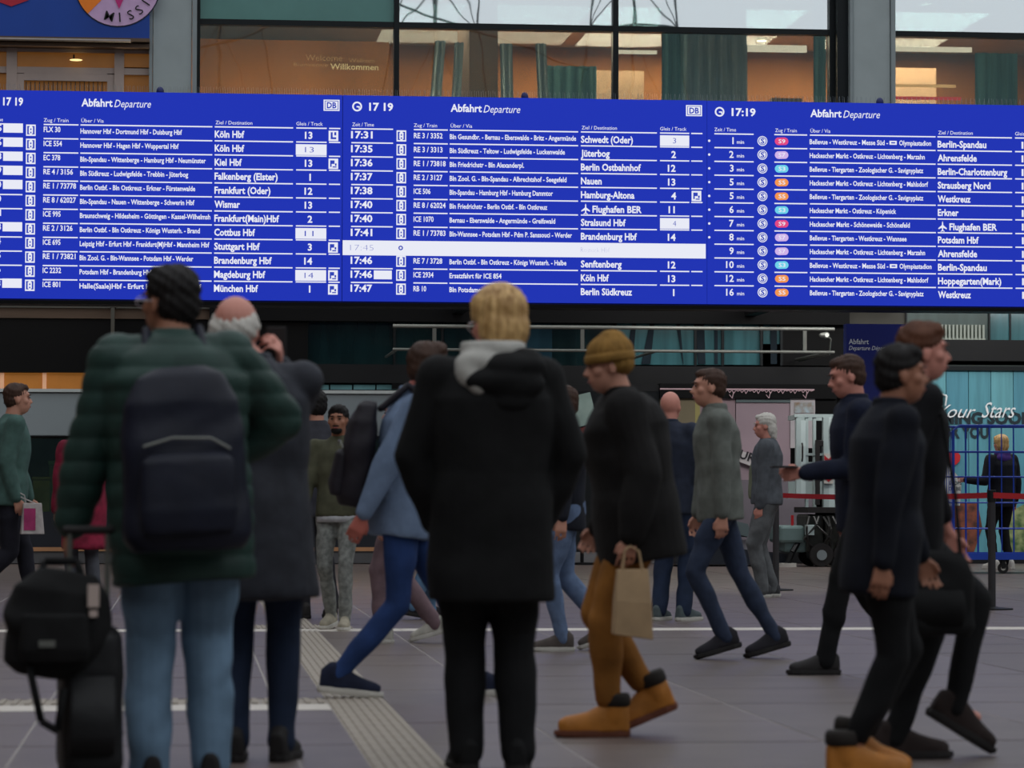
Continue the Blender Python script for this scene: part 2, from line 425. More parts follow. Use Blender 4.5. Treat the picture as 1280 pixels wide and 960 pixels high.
s = Sh(); cc = onY(147, -20, YB-.045)
for ch, ang in zip('MISSION', (-104, -86, -67, -50, -33, -16, 2)):
    vs, fs = text_verts(ch, .005); mx = (min(v.x for v in vs)+max(v.x for v in vs))/2; k = .19
    A = math.radians(ang); rad = 47.5*YB/FPX
    rot = A+PI/2
    s.add([(cc.x+rad*math.cos(A)+(v.x-mx)*k*math.cos(rot)-v.y*k*math.sin(rot), YB-.045, cc.z+rad*math.sin(A)+(v.x-mx)*k*math.sin(rot)+v.y*k*math.cos(rot)) for v in vs], fs)
loc_put('lettering', s, mat('black_letters', (16, 14, 18), .6, .05), t)
hx = [P(-8, 0, YB-.02), P(14, 8, YB-.02), P(36, 0, YB-.02), P(36, -30, YB-.02), P(-8, -30, YB-.02)]
loc_put('red_badge', Sh().prism(hx, YB-.02, YB-.01), mat('badge_red', (170, 30, 52), .5, .1, emit=.1), t)
# cornice rails and the framed windows below the billboard
s = Sh(); pbox(s, -40, 46, 187, 50, YB-.1, .4); pbox(s, -40, 53, 187, 58, YB, .4)
struct(put('trim_6', s, m_brown))
t = thing('cornice_pipe', 'thin steel pipe along the cornice under the blue billboard', 'pipe', (XP(70), YB-.1, onY(70, 51, YB).z))
o = put('pipe', Sh().tube((-1.6, 0, 0), (1.05, 0, 0), .022, n=10), mat('dull_steel', (150, 142, 136), .4, .1, metal=.6), t)
r = sroot('window_1')
def fr(x0, y0, x1, y1, th=.1, Y=YB+.25, nm='frame_bar', m=None):
    s = Sh(); pbox(s, x0, y0, x1, y1, Y, th); return put(nm, s, m or m_cream, r)
for a in ((-40, 58, 187, 65), (-40, 84, 187, 92)): fr(*a)
fr(8, 58, 21, 118, .14, YB+.22); fr(143, 58, 155, 118, .14, YB+.22)
fr(21, 92, 30, 118); fr(134, 92, 143, 118); fr(30, 92, 134, 101)
m_amglass = mat('amber_pane', (168, 108, 40), .3, .3, 1.2, spec=.5, emit=.22)
for a in ((-40, 65, 8, 84), (21, 65, 143, 84), (155, 65, 187, 84), (-40, 92, 8, 118), (30, 101, 134, 118), (155, 92, 187, 118)): fr(*a, th=.03, Y=YB+.32, nm='pane', m=m_amglass)
for i in range(18): fr(32+i*5.6, 102, 33.2+i*5.6, 118, .02, YB+.29, 'glazing_bar', m_brown)
struct(put('wall_left', Sh().box(XL, XP(187), YB+.36, YW+.3, onY(90, 130, YW).z, 9.3).box(XL-.2, XL, -30, YW+7, 0, 12), m_brown))
struct(put('wall_right', Sh().box(XR, XR+.2, -30, YW+7, 0, 12), m_col))
# wall clock lamp on amber window
t = thing('hanging_lamp', 'small bright oval lamp hanging behind the amber transom window', 'lamp', (XP(95, 75, YB+.2), YB+.2, onY(95, 75, YB+.2).z))
put('lamp_shade', Sh().ell((0, 0, 0), (.09, .05, .014)), emat('lamp_glow', (255, 220, 150), 1.5), t); put('hook', Sh().tube((-.03, 0, .01), (-.03, 0, .075), .012), m_dark, t)
# ================================================================== REAR HALL with cable trusses (seen mirrored in the glass)
m_cable = mat('truss_steel', (58, 62, 64), .5, .1, metal=.5)
for q, (x, dn) in enumerate(((-24, 'leftmost'), (-19.5, 'second from left'), (-13, 'third from left'), (-6, 'fourth from left'), (1, 'middle right'), (9, 'second from right'), (16, 'rightmost'))):
    t = thing('cable_truss', dn+' steel cable truss mast behind the viewer, mirrored in the glass', 'truss', (x, -24-(q % 2)*2.2, 0), group='cable trusses of the glazed hall end')
    put('mast', Sh().tube((0, 0, 0), (0, 0, 30), .06), m_cable, t)
    s = Sh()
    for z in range(14, 29, 4):
        s.path([(-1.6, .4, z), (0, 0, z+1.6), (1.6, .4, z)], .025).path([(-1.6, .4, z), (0, 0, z+4), (1.6, .4, z)], .022)
        s.tube((-1.6, .4, z), (1.6, .4, z), .06)
    s.path([(-2.4, 0, 12), (-1.6, .4, 18), (-.8, 0, 30)], .04).path([(2.4, 0, 12), (1.6, .4, 18), (.8, 0, 30)], .04)
    put('stay_cables', s, m_cable, t)
for q, (x0, z0, x1, z1) in enumerate(((-9, 15.5, -1, 20), (-9, 14, 6, 19), (-4, 15, 14, 21), (2, 20, 14, 16))):
    tag(put('stay_cable', Sh().tube((x0, -18-q, z0), (x1, -18-q, z1), .045), m_cable), ['long lowest', 'steep left', 'shallow middle', 'falling right'][q]+' steel stay cable running before the truss masts', 'cable', 'long stay cables of the hall end')
# ================================================================== LOWER FACADE
def band(x0, y0, x1, y1, Y, m, th=.15, name='trim_7'):
    s = Sh(); pbox(s, x0, y0, x1, y1, Y, th); return struct(put(name, s, m))
m_greyb = mat('grey_brown_band', (84, 82, 74), .6, .15, 2)
band(-60, 372, 262, 385, YW-.3, m_greyb, .5, 'trim_7'); band(-60, 385, 262, 398, YW-.25, m_brown, .5, 'trim_8')
band(-60, 398, 385, 466, YW-.2, m_black, .6, 'trim_9')
band(262, 372, 1062, 403, YW-.35, m_black, .6, 'trim_10')
band(385, 457, 1062, 480, YW-.3, m_dark, .6, 'trim_11')
band(490, 480, 820, 487, YW-.3, m_black, .6, 'trim_12')
# amber clerestory (left)
r = sroot('window_4')
for (a, b) in ((-60, 0), (5, 53), (58, 200)):
    s = Sh(); pbox(s, a, 466, b, 487, YW-.1, .03); put('pane', s, mat('amber_glow', (190, 122, 52), .4, .2, 1.5, emit=.3), r)
for (a, b) in ((0, 5), (53, 58)):
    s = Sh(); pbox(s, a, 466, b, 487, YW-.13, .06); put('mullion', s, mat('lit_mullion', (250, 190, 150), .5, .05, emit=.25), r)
# teal glazing under the board
r = sroot('window_5')
m_tg = mat('dark_teal_glass', (22, 46, 48), .12, .5, 1.2, spec=.6, stretch=(3, 1, .4))
m_tg2 = mat('bright_teal_glass', (76, 128, 134), .15, .4, 1.6, spec=.6, stretch=(4, 1, .3))
for (a, b, m) in ((385, 552, m_tg), (555, 618, m_tg), (622, 690, mat('mid_teal_glass', (44, 76, 90), .12, .4, 1.5, stretch=(4, 1, .3))), (690, 768, m_tg)):
    s = Sh(); pbox(s, a, 403, b, 457, YW-.1, .04); put('pane', s, m, r)
for (a, b, yb) in ((771, 868, 456), (871, 902, 456), (905, 952, 456), (954, 975, 430)):
    s = Sh(); pbox(s, a, 404, b, yb, YW-.1, .04); put('pane', s, m_tg2, r)
s = Sh(); pbox(s, 975, 403, 1062, 457, YW-.1, .04); put('pane', s, m_black, r)
for px in (493, 553, 620, 769.5, 952, 977, 869.5, 903.5):
    s = Sh(); pbox(s, px-1.5, 396, px+1.5, 457, YW-.16, .08); put('mullion', s, m_frame, r)
for (a, b, lean) in ((869, 880, .02), (893, 897, 0), (902, 905, 0), (812, 818, -.06), (790, 795, -.05), (845, 850, .05), (963, 971, 0)):
    s = Sh(); A = onY(a, 405, YW-.11); B = onY(b, 455, YW-.11)
    s.prism([(A.x, A.z), (B.x, A.z), (B.x+lean, B.z), (A.x+lean*2, B.z)], YW-.125, YW-.11); put('dark_drape_strip', s, mat('navy_drape', (24, 40, 50), .8, .2, 3), r)  # dark navy curtain strips in front of the teal panes
r = sroot('window_6')
for i in range(4):
    s = Sh(); pbox(s, 384+i*29, 481, 411+i*29, 487, YW-.2, .04); put('pane', s, mat('light_teal_glass', (110, 158, 164), .3, .3, 2, emit=.1), r)
# handrail
YH = 41.5
t = thing('handrail', 'two-rail steel handrail running across the dark glazing below the board', 'railing', (onY(766, 409, YH).x, YH, onY(766, 439, YH).z))
A = onY(491, 405, YH); B = onY(1043, 411, YH); z1 = onY(766, 409.5, YH).z; z0 = onY(766, 438.5, YH).z
m_rail = mat('brushed_rail', (126, 128, 122), .35, .1, metal=.5)
o = loc_put('top_rail', Sh().tube((A.x, YH, z1), (B.x, YH, z1), .026, n=10), m_rail, t, sm=False)
o = loc_put('lower_rail', Sh().tube((A.x, YH, z0), (B.x, YH, z0), .02, n=10), m_rail, t)
for px in (543, 728, 1006):
    x = onY(px, 420, YH).x; loc_put('post', Sh().box(x-.025, x+.025, YH-.01, YH+.02, z0-.35 if px == 0 else z0, z1), m_rail, t)
for px in (496, 640, 820, 1036):
    x = onY(px, 420, YH).x; loc_put('wall_arm', Sh().tube((x, YH, z0), (x, YW-.2, z0), .02), m_rail, t)
v = onY(1033, 419, YH-.1)
t = thing('spotlight', 'small lit spotlight at the right end of the handrail', 'lamp', v)
put('lamp_head', Sh().cap((-.07, 0, 0), (0, 0, 0), .03, .045), m_rail, t, sm=True); put('lens', Sh().ell((-.0, -.03, 0), (.03, .02, .03)), emat('spot_lens', (230, 230, 220), 1.2), t)
put('stem', Sh().path([(0, 0, 0), (.07, .05, -.05), (.08, .2, -.25), (.08, 2.3, -.25)], .012), m_rail, t)
# security camera
v = onY(141, 386, YW-.6)
t = thing('security_camera', 'white security camera on a thin pole against the black band', 'camera', v)
zc = onY(141, 424, YW-.6).z - v.z
put('pole', Sh().box(-.025, .025, -.025, .025, zc, .02).box(-.04, .04, -.03, .5, .02, .05), m_greyb, t)
put('bracket', Sh().path([(0, 0, zc), (-.03, 0, zc-.06), (-.07, 0, zc-.09)], .02), m_coledge, t)
put('housing', Sh().box(-.2, -.05, -.05, .05, zc-.16, zc-.09), mat('white_plastic', (196, 198, 196), .5, .05), t, bevel=.01)
for (a_, b_, p_) in ((-9, -1, 34), (0, 5.5, 16), (6.2, 13.5, 115)): area('facade_fill_light', ((a_+b_)/2, 40.4, 3.95), (math.radians(28), 0, 0), b_-a_, .3, p_, (1, .96, .93))  # unseen fill lights added behind the board to brighten the lower facade
# --- left shopfront
YS = 43.2
m_fascia = mat('pale_grey_fascia', (142, 152, 156), .35, .12, 1.2, stretch=(.4, 1, 1))
t = thing('shopfront', 'long pale grey shopfront with glass display across the left', 'shop', (onY(250, 700, YS).x, YS, 0))
def sp(x0, y0, x1, y1, nm, m, th=.1, Y=YS, **k):
    s = Sh(); pbox(s, x0, y0, x1, y1, Y, th); return loc_put(nm, s, m, t, **k)
for (a, b) in ((-70, 170), (171, 385), (386, 600)): sp(a, 491, b, 545, 'fascia_panel', m_fascia, .3)
sp(-70, 487, 600, 491, 'cap_strip', mat('bright_cap', (206, 212, 210), .3, .05, metal=.2), .36, YS-.04)
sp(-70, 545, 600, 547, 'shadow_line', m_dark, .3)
sp(-70, 547, 600, 640, 'display_back', mat('display_back', (96, 104, 84), .8, .5, 1.5, rgb2=(60, 60, 54)), .1, YS+.45)
sp(-70, 640, 600, 684, 'dark_plinth', mat('plinth_dark', (36, 40, 48), .4, .2, 2), .5)
sp(-70, 684, 600, 689, 'lit_strip', mat('orange_strip', (190, 140, 100), .5, .2, 2), .45, YS-.02)
sp(-70, 689, 600, 704, 'kick_panel', mat('kick_grey', (92, 92, 94), .5, .2, 2), .4, YS)
for (a, b) in ((-70, 170), (171, 385), (386, 600)): sp(a, 548, b, 640, 'glass_pane', glass('shop_glass', (205, 215, 215), .12), .02, YS+.02)
area('display_fill_light', (onY(150, 600, YS).x, YS+.22, 2.0), (math.radians(14), 0, 0), 7.0, .1, 110, (1, .95, .85))  # unseen lamp added inside the display to brighten its back panel
for (px, wd, h, c_, lab) in ((12, .13, .75, (120, 150, 110), 'pale green box of goods at the far left of the shop display'), (52, .12, .55, (150, 140, 70), 'yellow box of goods in the left shop display'),
        (76, .16, .8, (96, 116, 70), 'tall olive green box of goods in the left shop display'), (108, .11, .5, (150, 60, 66), 'red box of goods in the left shop display'),
        (372, .2, .6, (60, 66, 80), 'slate blue box of goods in the display behind the dark-haired walker'), (505, .16, .62, (170, 176, 180), 'pale grey box of goods at the right end of the shop display')):
    v = onY(px, 640, YS+.25)
    g = thing('display_box', lab, 'box', v)
    m = mat('goods_%d' % px, c_, .6, .35, 5)
    put('carton', Sh().box(-wd, wd, -.1, .1, 0, h*.8), m, g, bevel=.012); put('lid', Sh().box(-wd-.01, wd+.01, -.11, .11, h*.8, h*.88), m, g, bevel=.01)
# --- dark glazed shop in the middle
t = thing('dark_shopfront', 'dark glazed shopfront behind the crowd in the middle', 'shop', (onY(710, 700, YS).x, YS, 0))
for (a, b) in ((601, 655), (656, 710), (711, 765), (766, 824)): sp(a, 489, b, 690, 'glass_panel', mat('smoked_glass', (34, 36, 38), .2, .3, 2), .1)
sp(601, 480, 824, 489, 'head_rail', m_dark, .2); sp(601, 690, 824, 704, 'base', mat('base_grey', (120, 120, 122), .5, .2), .12)
v = onY(728, 690, 42.6)
t = thing('poster_board', 'pale green tilted poster board standing behind the crowd right of the woman in black', 'sign', (v.x, 42.6, 0))
zz = onY(728, 487, 42.6).z; M = Matrix.Translation((0, 0, zz-.45)) @ Matrix.Rotation(math.radians(-14), 4, 'Y')
put('sheet', Sh().box(-.2, .2, -.02, .02, -.05, .38, M), mat('pale_green_sheet', (150, 172, 164), .6, .2, 5), t)
put('red_panel', Sh().box(-.17, .13, -.025, .0, -.36, -.07, M), mat('red_brown_panel', (126, 58, 52), .6, .3, 6), t)
put('pole', Sh().tube((0, .04, 0), (0, .04, zz-.1), .025).tube((0, .04, 0), (0, .04, .03), .2, n=20), m_dark, t)
# --- pink shop with script lettering on the dark fascia
t = thing('pink_shopfront', 'shopfront with mauve panels and script lettering on a dark fascia', 'shop', (onY(930, 700, YS).x, YS, 0))
m_mauve = mat('mauve_panel', (150, 128, 134), .55, .1, 1.5); m_yel = mat('yellow_panel', (160, 150, 92), .6, .15, 2)
sp(825, 480, 1046, 498, 'fascia', m_black, .25, YS-.05)
sp(825, 498, 869, 690, 'panel', mat('olive_panel', (122, 112, 88), .6, .15, 2), .1); sp(869, 498, 875, 600, 'panel', m_yel, .12)
sp(875, 497, 919, 534, 'panel', m_mauve, .12); sp(920, 497, 988, 600, 'panel', mat('mauve_panel_b', (158, 138, 146), .55, .1, 1.5), .1)
sp(875, 534, 919, 690, 'panel', mat('dusky_panel', (112, 108, 108), .6, .15, 2), .1); sp(920, 600, 1046, 690, 'panel', mat('grey_mauve_panel', (120, 112, 120), .6, .15, 2), .1)
sp(920, 499, 988, 503, 'teal_band', mat('teal_grey_band', (90, 104, 106), .6, .1), .01, YS-.02)
sp(988, 498, 1019, 560, 'white_panel', mat('pale_panel', (182, 176, 178), .6, .08), .06, YS-.02); sp(993, 503, 1017, 516, 'picture', mat('picture_print', (170, 188, 196), .6, .1, rgb2=(140, 118, 96)), .01, YS-.03)
sp(1019, 498, 1046, 690, 'dark_panel', m_black, .1)
s = Sh(); Yf = YS-.06
text(s, 'goodfood', onY(868, 490, Yf).x, onY(1020, 490, Yf).x, onY(940, 491.5, Yf).z, .065, Yf, .0, .5)
s.box(onY(825, 486, Yf).x, onY(1018, 486, Yf).x, Yf-.004, Yf, onY(900, 486.4, Yf).z, onY(900, 485.2, Yf).z)
s2 = Sh(); s2.box(onY(825, 486, Yf).x, onY(1018, 486, Yf).x, Yf-.004, Yf, onY(900, 487.4, Yf).z, onY(900, 485.6, Yf).z)
for i in range(30):
    px = 866+i*5.1; p = onY(px, 488, Yf); dz = .03+.02*math.sin(i*2.1)
    s2.path([(p.x-.02, Yf-.005, p.z), (p.x, Yf-.005, p.z-dz), (p.x+.03, Yf-.005, p.z)], .006, 4)
    if i % 9 == 1: s2.path([(p.x, Yf-.005, p.z-.02), (p.x-.02, Yf-.005, p.z-.11), (p.x-.06, Yf-.005, p.z-.06)], .007, 4)
loc_put('script_lettering', s2, mat('pink_letters', (190, 160, 166), .5, .1), t)['kind'] = 'stuff'
A = [P(905, 556, YS-.05), P(962, 576, YS-.05), P(958, 590, YS-.05), P(902, 569, YS-.05)]
loc_put('tilted_name_strip', Sh().prism(A[::-1], YS-.06, YS-.03), mat('white_strip', (196, 190, 190), .6, .05), t)
s = Sh(); vs, fs = text_verts('BURGER', .03); p0 = onY(915, 569, YS-.065); an = math.radians(-19)
s.add([(p0.x+v.x*.17*math.cos(an)-v.y*.17*math.sin(an), YS-.066, p0.z+v.x*.17*math.sin(an)+v.y*.17*math.cos(an)) for v in vs if True], fs)
loc_put('lettering', s, mat('dark_letters', (44, 40, 46), .6, .05), t)
A = [P(905, 548, YS-.05), P(912, 556, YS-.05), P(905, 562, YS-.05), P(897, 554, YS-.05)]
loc_put('star_mark', Sh().prism(A[::-1], YS-.06, YS-.03), MATS['white_strip'], t)
sp(825, 690, 1046, 704, 'base', m_dark, .15)
# sloping conveyor / ramp in front of it
def slab(name, pts, Y0, Y1, m, t): return loc_put(name, Sh().prism([P(a, b, Y0) for a, b in pts][::-1], Y0, Y1), m, t)
t = thing('loading_ramp', 'low teal-grey sloping loading ramp behind the white-haired man', 'ramp', (onY(900, 700, 42).x, 42, 0))
slab('ramp_deck', [(866, 637), (935, 655), (940, 672), (866, 655)], 41.6, 42.6, mat('ramp_teal', (92, 106, 108), .5, .15, 2), t)
slab('white_side', [(872, 660), (935, 676), (935, 690), (872, 674)], 41.7, 42.5, mat('ramp_white', (160, 156, 160), .6, .1), t)
slab('dark_skirt', [(845, 676), (990, 694), (990, 705.5), (845, 705.5)], 41.5, 42.6, mat('ramp_skirt', (30, 36, 46), .5, .2), t)
slab('red_edge', [(862, 648), (918, 629), (920, 634), (866, 653)], 41.8, 41.9, mat('red_edge', (130, 44, 50), .5, .1), t)
# --- poster wall at right
YP = 43.2
m_pl = [mat('poster_plank_%s' % a, c_, .6, .25, 3, stretch=(4, 1, .25)) for a, c_ in (('a', (92, 158, 172)), ('b', (104, 168, 178)), ('c', (84, 148, 166)))]
t = thing('poster_wall', 'turquoise plank poster wall announcing stores coming soon', 'billboard', (onY(1210, 700, YP).x, YP, 0))
edges = [1137, 1156, 1183, 1211, 1239, 1267, 1300, 1330]
for i in range(7): sp(edges[i]+.4, 463, edges[i+1]-.4, 700, 'plank', m_pl[i % 3], .08, YP)
sp(1130, 458, 1330, 463, 'top_frame', m_frame, .2, YP-.05); sp(1137, 696, 1330, 705, 'kick_board', m_dark, .12, YP-.03)
sp(1130, 463, 1330, 700, 'backing', m_dark, .05, YP+.085)
Yt = YP-.012
m_dl = mat('dark_teal_letters', (28, 46, 54), .6, .05); m_wl = mat('white_letters', (228, 232, 232), .5, .03, emit=.05)
s = Sh()
def ptext(s, str_, x0, x1, yb, hpx, **k): A = onY(x0, yb, Yt); B = onY(x1, yb, Yt); text(s, str_, A.x, B.x if x1 else None, A.z, hpx*Yt/FPX, Yt, **k)
ptext(s, 'COMING SOON', 1146, 1292, 529, 14, bold=.05)
ptext(s, 'FOR YOU', 1169, 1236, 547, 14, bold=.05); ptext(s, 'IN', 1140, 1151, 492, 9, bold=.03)
loc_put('bold_lettering', s, m_dl, t)['kind'] = 'stuff'
Yt = YP-.03; s = Sh()
ptext(s, 'Your', 1173, 1220, 522, 17, bold=.0, shear=.5); ptext(s, 'Stars', 1227, 1270, 522, 20, bold=.0, shear=.5)
p = onY(1173, 500, Yt); s.path([(p.x, Yt, p.z), (p.x+.05, Yt, p.z+.08), (p.x+.12, Yt, p.z+.06), (p.x+.1, Yt, p.z-.08)], .014)
loc_put('script_lettering', s, m_wl, t)
def blob(cx, cy, pts, Y, seed=0):
    return Sh().prism([P(cx+a, cy+b, Y) for a, b in pts][::-1], Y, Y+.01)
circ = lambda rx, ry, n=22, jit=0: [(rx*math.cos(2*PI*i/n)*(1+jit*math.sin(i*3.7)), ry*math.sin(2*PI*i/n)*(1+jit*math.cos(i*5.1))) for i in range(n)]
loc_put('painted_basket', Sh().prism([P(a, b, YP-.012) for a, b in ((1140, 640), (1170, 626), (1222, 628), (1228, 660), (1216, 694), (1138, 694))][::-1], YP-.012, YP-.002), mat('basket_print', (126, 70, 52), .8, .5, 9, rgb2=(70, 44, 36)), t)
loc_put('painted_sack', Sh().prism([P(a, b, YP-.02) for a, b in ((1150, 588), (1164, 579), (1186, 582), (1202, 600), (1200, 632), (1150, 634), (1142, 610))][::-1], YP-.02, YP-.012), mat('sack_print', (170, 172, 170), .7, .2, 5), t)
loc_put('painted_berry', blob(1192, 572, circ(8.5, 9, jit=.05), YP-.03), mat('berry_red', (190, 34, 40), .6, .2, 10), t)
loc_put('painted_leaf', Sh().prism([P(a, b, YP-.03) for a, b in ((1168, 552), (1176, 544), (1182, 550), (1177, 556), (1170, 557))][::-1], YP-.03, YP-.02), mat('leaf_green', (110, 170, 60), .6, .2, 10), t)
loc_put('painted_flowers', Sh().prism([P(a, b, YP-.02) for a, b in ((1262, 640), (1300, 620), (1300, 690), (1266, 690), (1258, 668))][::-1], YP-.02, YP-.012), mat('flower_print', (150, 160, 110), .7, .4, 9, rgb2=(60, 90, 50)), t)
s = Sh(); Yt = YP-.024; ptext(s, 'SHOPS', 1186, 1202, 606, 4.5, bold=.02); ptext(s, 'OF BE', 1186, 1201, 613, 4.5, bold=.02)
loc_put('small_print', s, m_dl, t)
# glass above poster
r = sroot('window_7')
for (a, b, m) in ((1062, 1132, m_greyb), (1134, 1236, mat('green_grey_glass', (70, 92, 88), .3, .3, 1.6, stretch=(4, 1, .3))), (1238, 1262, m_tg2), (1264, 1340, m_tg2)):
    s = Sh(); pbox(s, a, 376, b, 451, YW-.1, .04); put('pane', s, m, r)
s = Sh(); pbox(s, 1062, 451, 1340, 458, YW-.4, .5); put('sill', s, mat('dark_green_sill', (30, 42, 40), .5, .1), r)
for px in (1133, 1237, 1263):
    s = Sh(); pbox(s, px-1, 376, px+1, 451, YW-.14, .05); put('mullion', s, m_frame, r)
v = onY(1198, 425, YW-.3)
t = thing('radiator', 'pale ribbed radiator behind the glass above the turquoise poster', 'radiator', v)
for i in range(14): put('fin', Sh().box(-.36+i*.055, -.36+i*.055+.028, 0, .1, 0, .22), mat('radiator_white', (170, 178, 166), .5, .05), t)
put('header', Sh().box(-.37, .4, .02, .08, .0, .03), MATS['radiator_white'], t)
tag(put('radiator_shelf', Sh().box(v.x-.8, v.x+1.2, YW-.4, YW-.1, v.z-.36, v.z-.0), m_dark), 'dark ledge under the pale radiator', 'ledge')
# blue pylon sign
YPy = 38.6
t = thing('sign_pylon', 'tall dark blue pylon sign with the words Abfahrt Departure Départ', 'sign', (onY(1098, 600, YPy).x, YPy, 0))
a = onY(1058, 405, YPy); b = onY(1138, 405, YPy)
loc_put('panel', Sh().box(a.x, b.x, YPy, YPy+.18, .03, onY(1098, 405, YPy).z), mat('pylon_blue', (32, 40, 108), .45, .1, 2, emit=.12), t)
loc_put('foot', Sh().box(a.x-.05, b.x+.05, YPy-.08, YPy+.26, 0, .03), m_dark, t)
s = Sh(); Yt = YPy-.006
ptext(s, 'Abfahrt', 1061, 1086, 430, 6.5, bold=.01); ptext(s, 'Departure Départ', 1061, 1108, 437.5, 5.4, shear=.3, bold=.005)
loc_put('lettering', s, m_wl, t)
s = Sh().box(onY(1125, 410, Yt).x, onY(1132, 410, Yt).x, Yt-.004, Yt, onY(1128, 413, Yt).z, onY(1128, 408.5, Yt).z); loc_put('small_logo', s, mat('logo_rose', (200, 120, 140), .5, .1), t)
# ================================================================== DEPARTURE BOARD
YD = 36.3
m_blue = emat('screen_blue', (26, 48, 178), 1.0); m_w = emat('screen_white', (236, 238, 250), .96); m_case = mat('board_case', (24, 34, 96), .5, .1)
m_bt = emat('screen_blue_print', (44, 64, 180), 1.0)
def D(px, py): v = onY(px, py, YD); return v.x, v.z
ZT = D(300, 117)[1]; ZB = D(640, 378)[1]
panels = [(-24, 428), (428, 884), (884, 1342)]
bd = thing('departure_board', 'wide blue electronic departure board in three screens hanging over the hall', 'display board', (D(656, 300)[0], YD, ZB))
def dput(name, sh, m, parent=None):
    o = put(name, sh, m, parent or bd)
    o.location = -Vector(bd.location); return o
LX, RX = D(panels[0][0], 250)[0], D(panels[2][1], 250)[0]
dput('housing', Sh().box(LX-.02, RX+.02, YD+.03, YD+.42, ZB-.02, ZT+.0), m_case)
dput('lower_edge', Sh().box(LX-.02, RX+.02, YD+.0, YD+.45, ZB-.06, ZB-.02), m_black)
for px in (200, 657, 1102):
    x = D(px, 120)[0]; dput('mount_knob', Sh().ell((x, YD+.1, ZT+.02), (.045, .045, .06)), m_case)
for px in (216, 640, 1076):
    x = D(px, 120)[0]; dput('support_arm', Sh().box(x-.08, x+.08, YD+.42, YW-.36, 4.6, 4.8), m_dark); dput('support_arm', Sh().box(x-.08, x+.08, YD+.42, YW-.36, 3.5, 3.7), m_dark)
s = Sh(); x = LX; 
while x < RX:
    s.tube((x, YD+.08, ZT), (x+random.uniform(-.015, .015), YD+.06, ZT+.085), .0018, n=3); s.tube((x+.025, YD+.1, ZT), (x+.025, YD+.13, ZT+.085), .0018, n=3); x += .055
o = dput('bird_spikes', s, m_coledge); o['kind'] = 'stuff'
rowz = [D(300, 168+17.5*k)[1] for k in range(12)]     # row centres
RH = rowz[0]-rowz[1]; PXM = YD/FPX                      # metres per pixel
lz = [(D(300, 159)[1]) - RH*k for k in range(12)]      # separator above row k
texts_black = None
def prect(sh, px0, px1, zc, hpx, dy=0, py=250):
    sh.box(D(px0, py)[0], D(px1, py)[0], YD-.006-dy, YD-.001-dy, zc-hpx*PXM/2, zc+hpx*PXM/2)
def btxt(sh, st_, px0, px1, zc, cap, bold=.016, shear=0, dy=.007, align='fit'):
    x0 = D(px0, 250)[0]; x1 = D(px1, 250)[0] if px1 else None
    text(sh, st_, x0, x1, zc-cap*PXM/2, cap*PXM, YD-dy, bold, shear, align)
SH_T = [0, 0, 0]
V1 = [('FLX 30', 75, 'Hannover Hbf - Dortmund Hbf - Duisburg Hbf', 227, 'Köln Hbf', 305, '13', 'p'),
 ('ICE 554', 77, 'Hannover Hbf - Hagen Hbf - Wuppertal Hbf', 223, 'Köln Hbf', 305, '#13', ''),
 ('EC 378', 75, 'Bln-Spandau - Wittenberge - Hamburg Hbf - Neumünster', 257, 'Kiel Hbf', 302, '13', 'i'),
 ('RE 4 / 3156', 91, 'Bln Südkreuz - Ludwigsfelde - Trebbin - Jüterbog', 235, 'Falkenberg (Elster)', 347, '1', ''),
 ('RE 1 / 73778', 95, 'Berlin Ostbf. - Bln Ostkreuz - Erkner - Fürstenwalde', 244, 'Frankfurt (Oder)', 338, '12', ''),
 ('RE 8 / 62027', 95, 'Bln-Spandau - Nauen - Wittenberge - Schwerin Hbf', 243, 'Wismar', 300, '13', ''),
 ('ICE 995', 76, 'Braunschweig - Hildesheim - Göttingen - Kassel-Wilhelmsh', 263, 'Frankfurt(Main)Hbf', 349, '2', ''),
 ('RE 2 / 3126', 91, 'Berlin Ostbf. - Bln Ostkreuz - Königs Wusterh. - Brand', 250, 'Cottbus Hbf', 319, '#11', ''),
 ('ICE 695', 76, 'Leipzig Hbf - Erfurt Hbf - Frankfurt(M)Hbf - Mannheim Hbf', 262, 'Stuttgart Hbf', 325, '3', 'i'),
 ('RE 1 / 73821', 95, 'Bln Zool. G. - Bln-Wannsee - Potsdam Hbf - Werder', 242, 'Brandenburg Hbf', 340, '14', ''),
 ('IC 2232', 77, 'Potsdam Hbf - Brandenburg Hbf', 190, 'Magdeburg Hbf', 332, '#14', 'i'),
 ('ICE 801', 76, 'Halle(Saale)Hbf - Erfurt Hbf - Nürnberg Hbf', 252, 'München Hbf', 323, '1', 'i')]
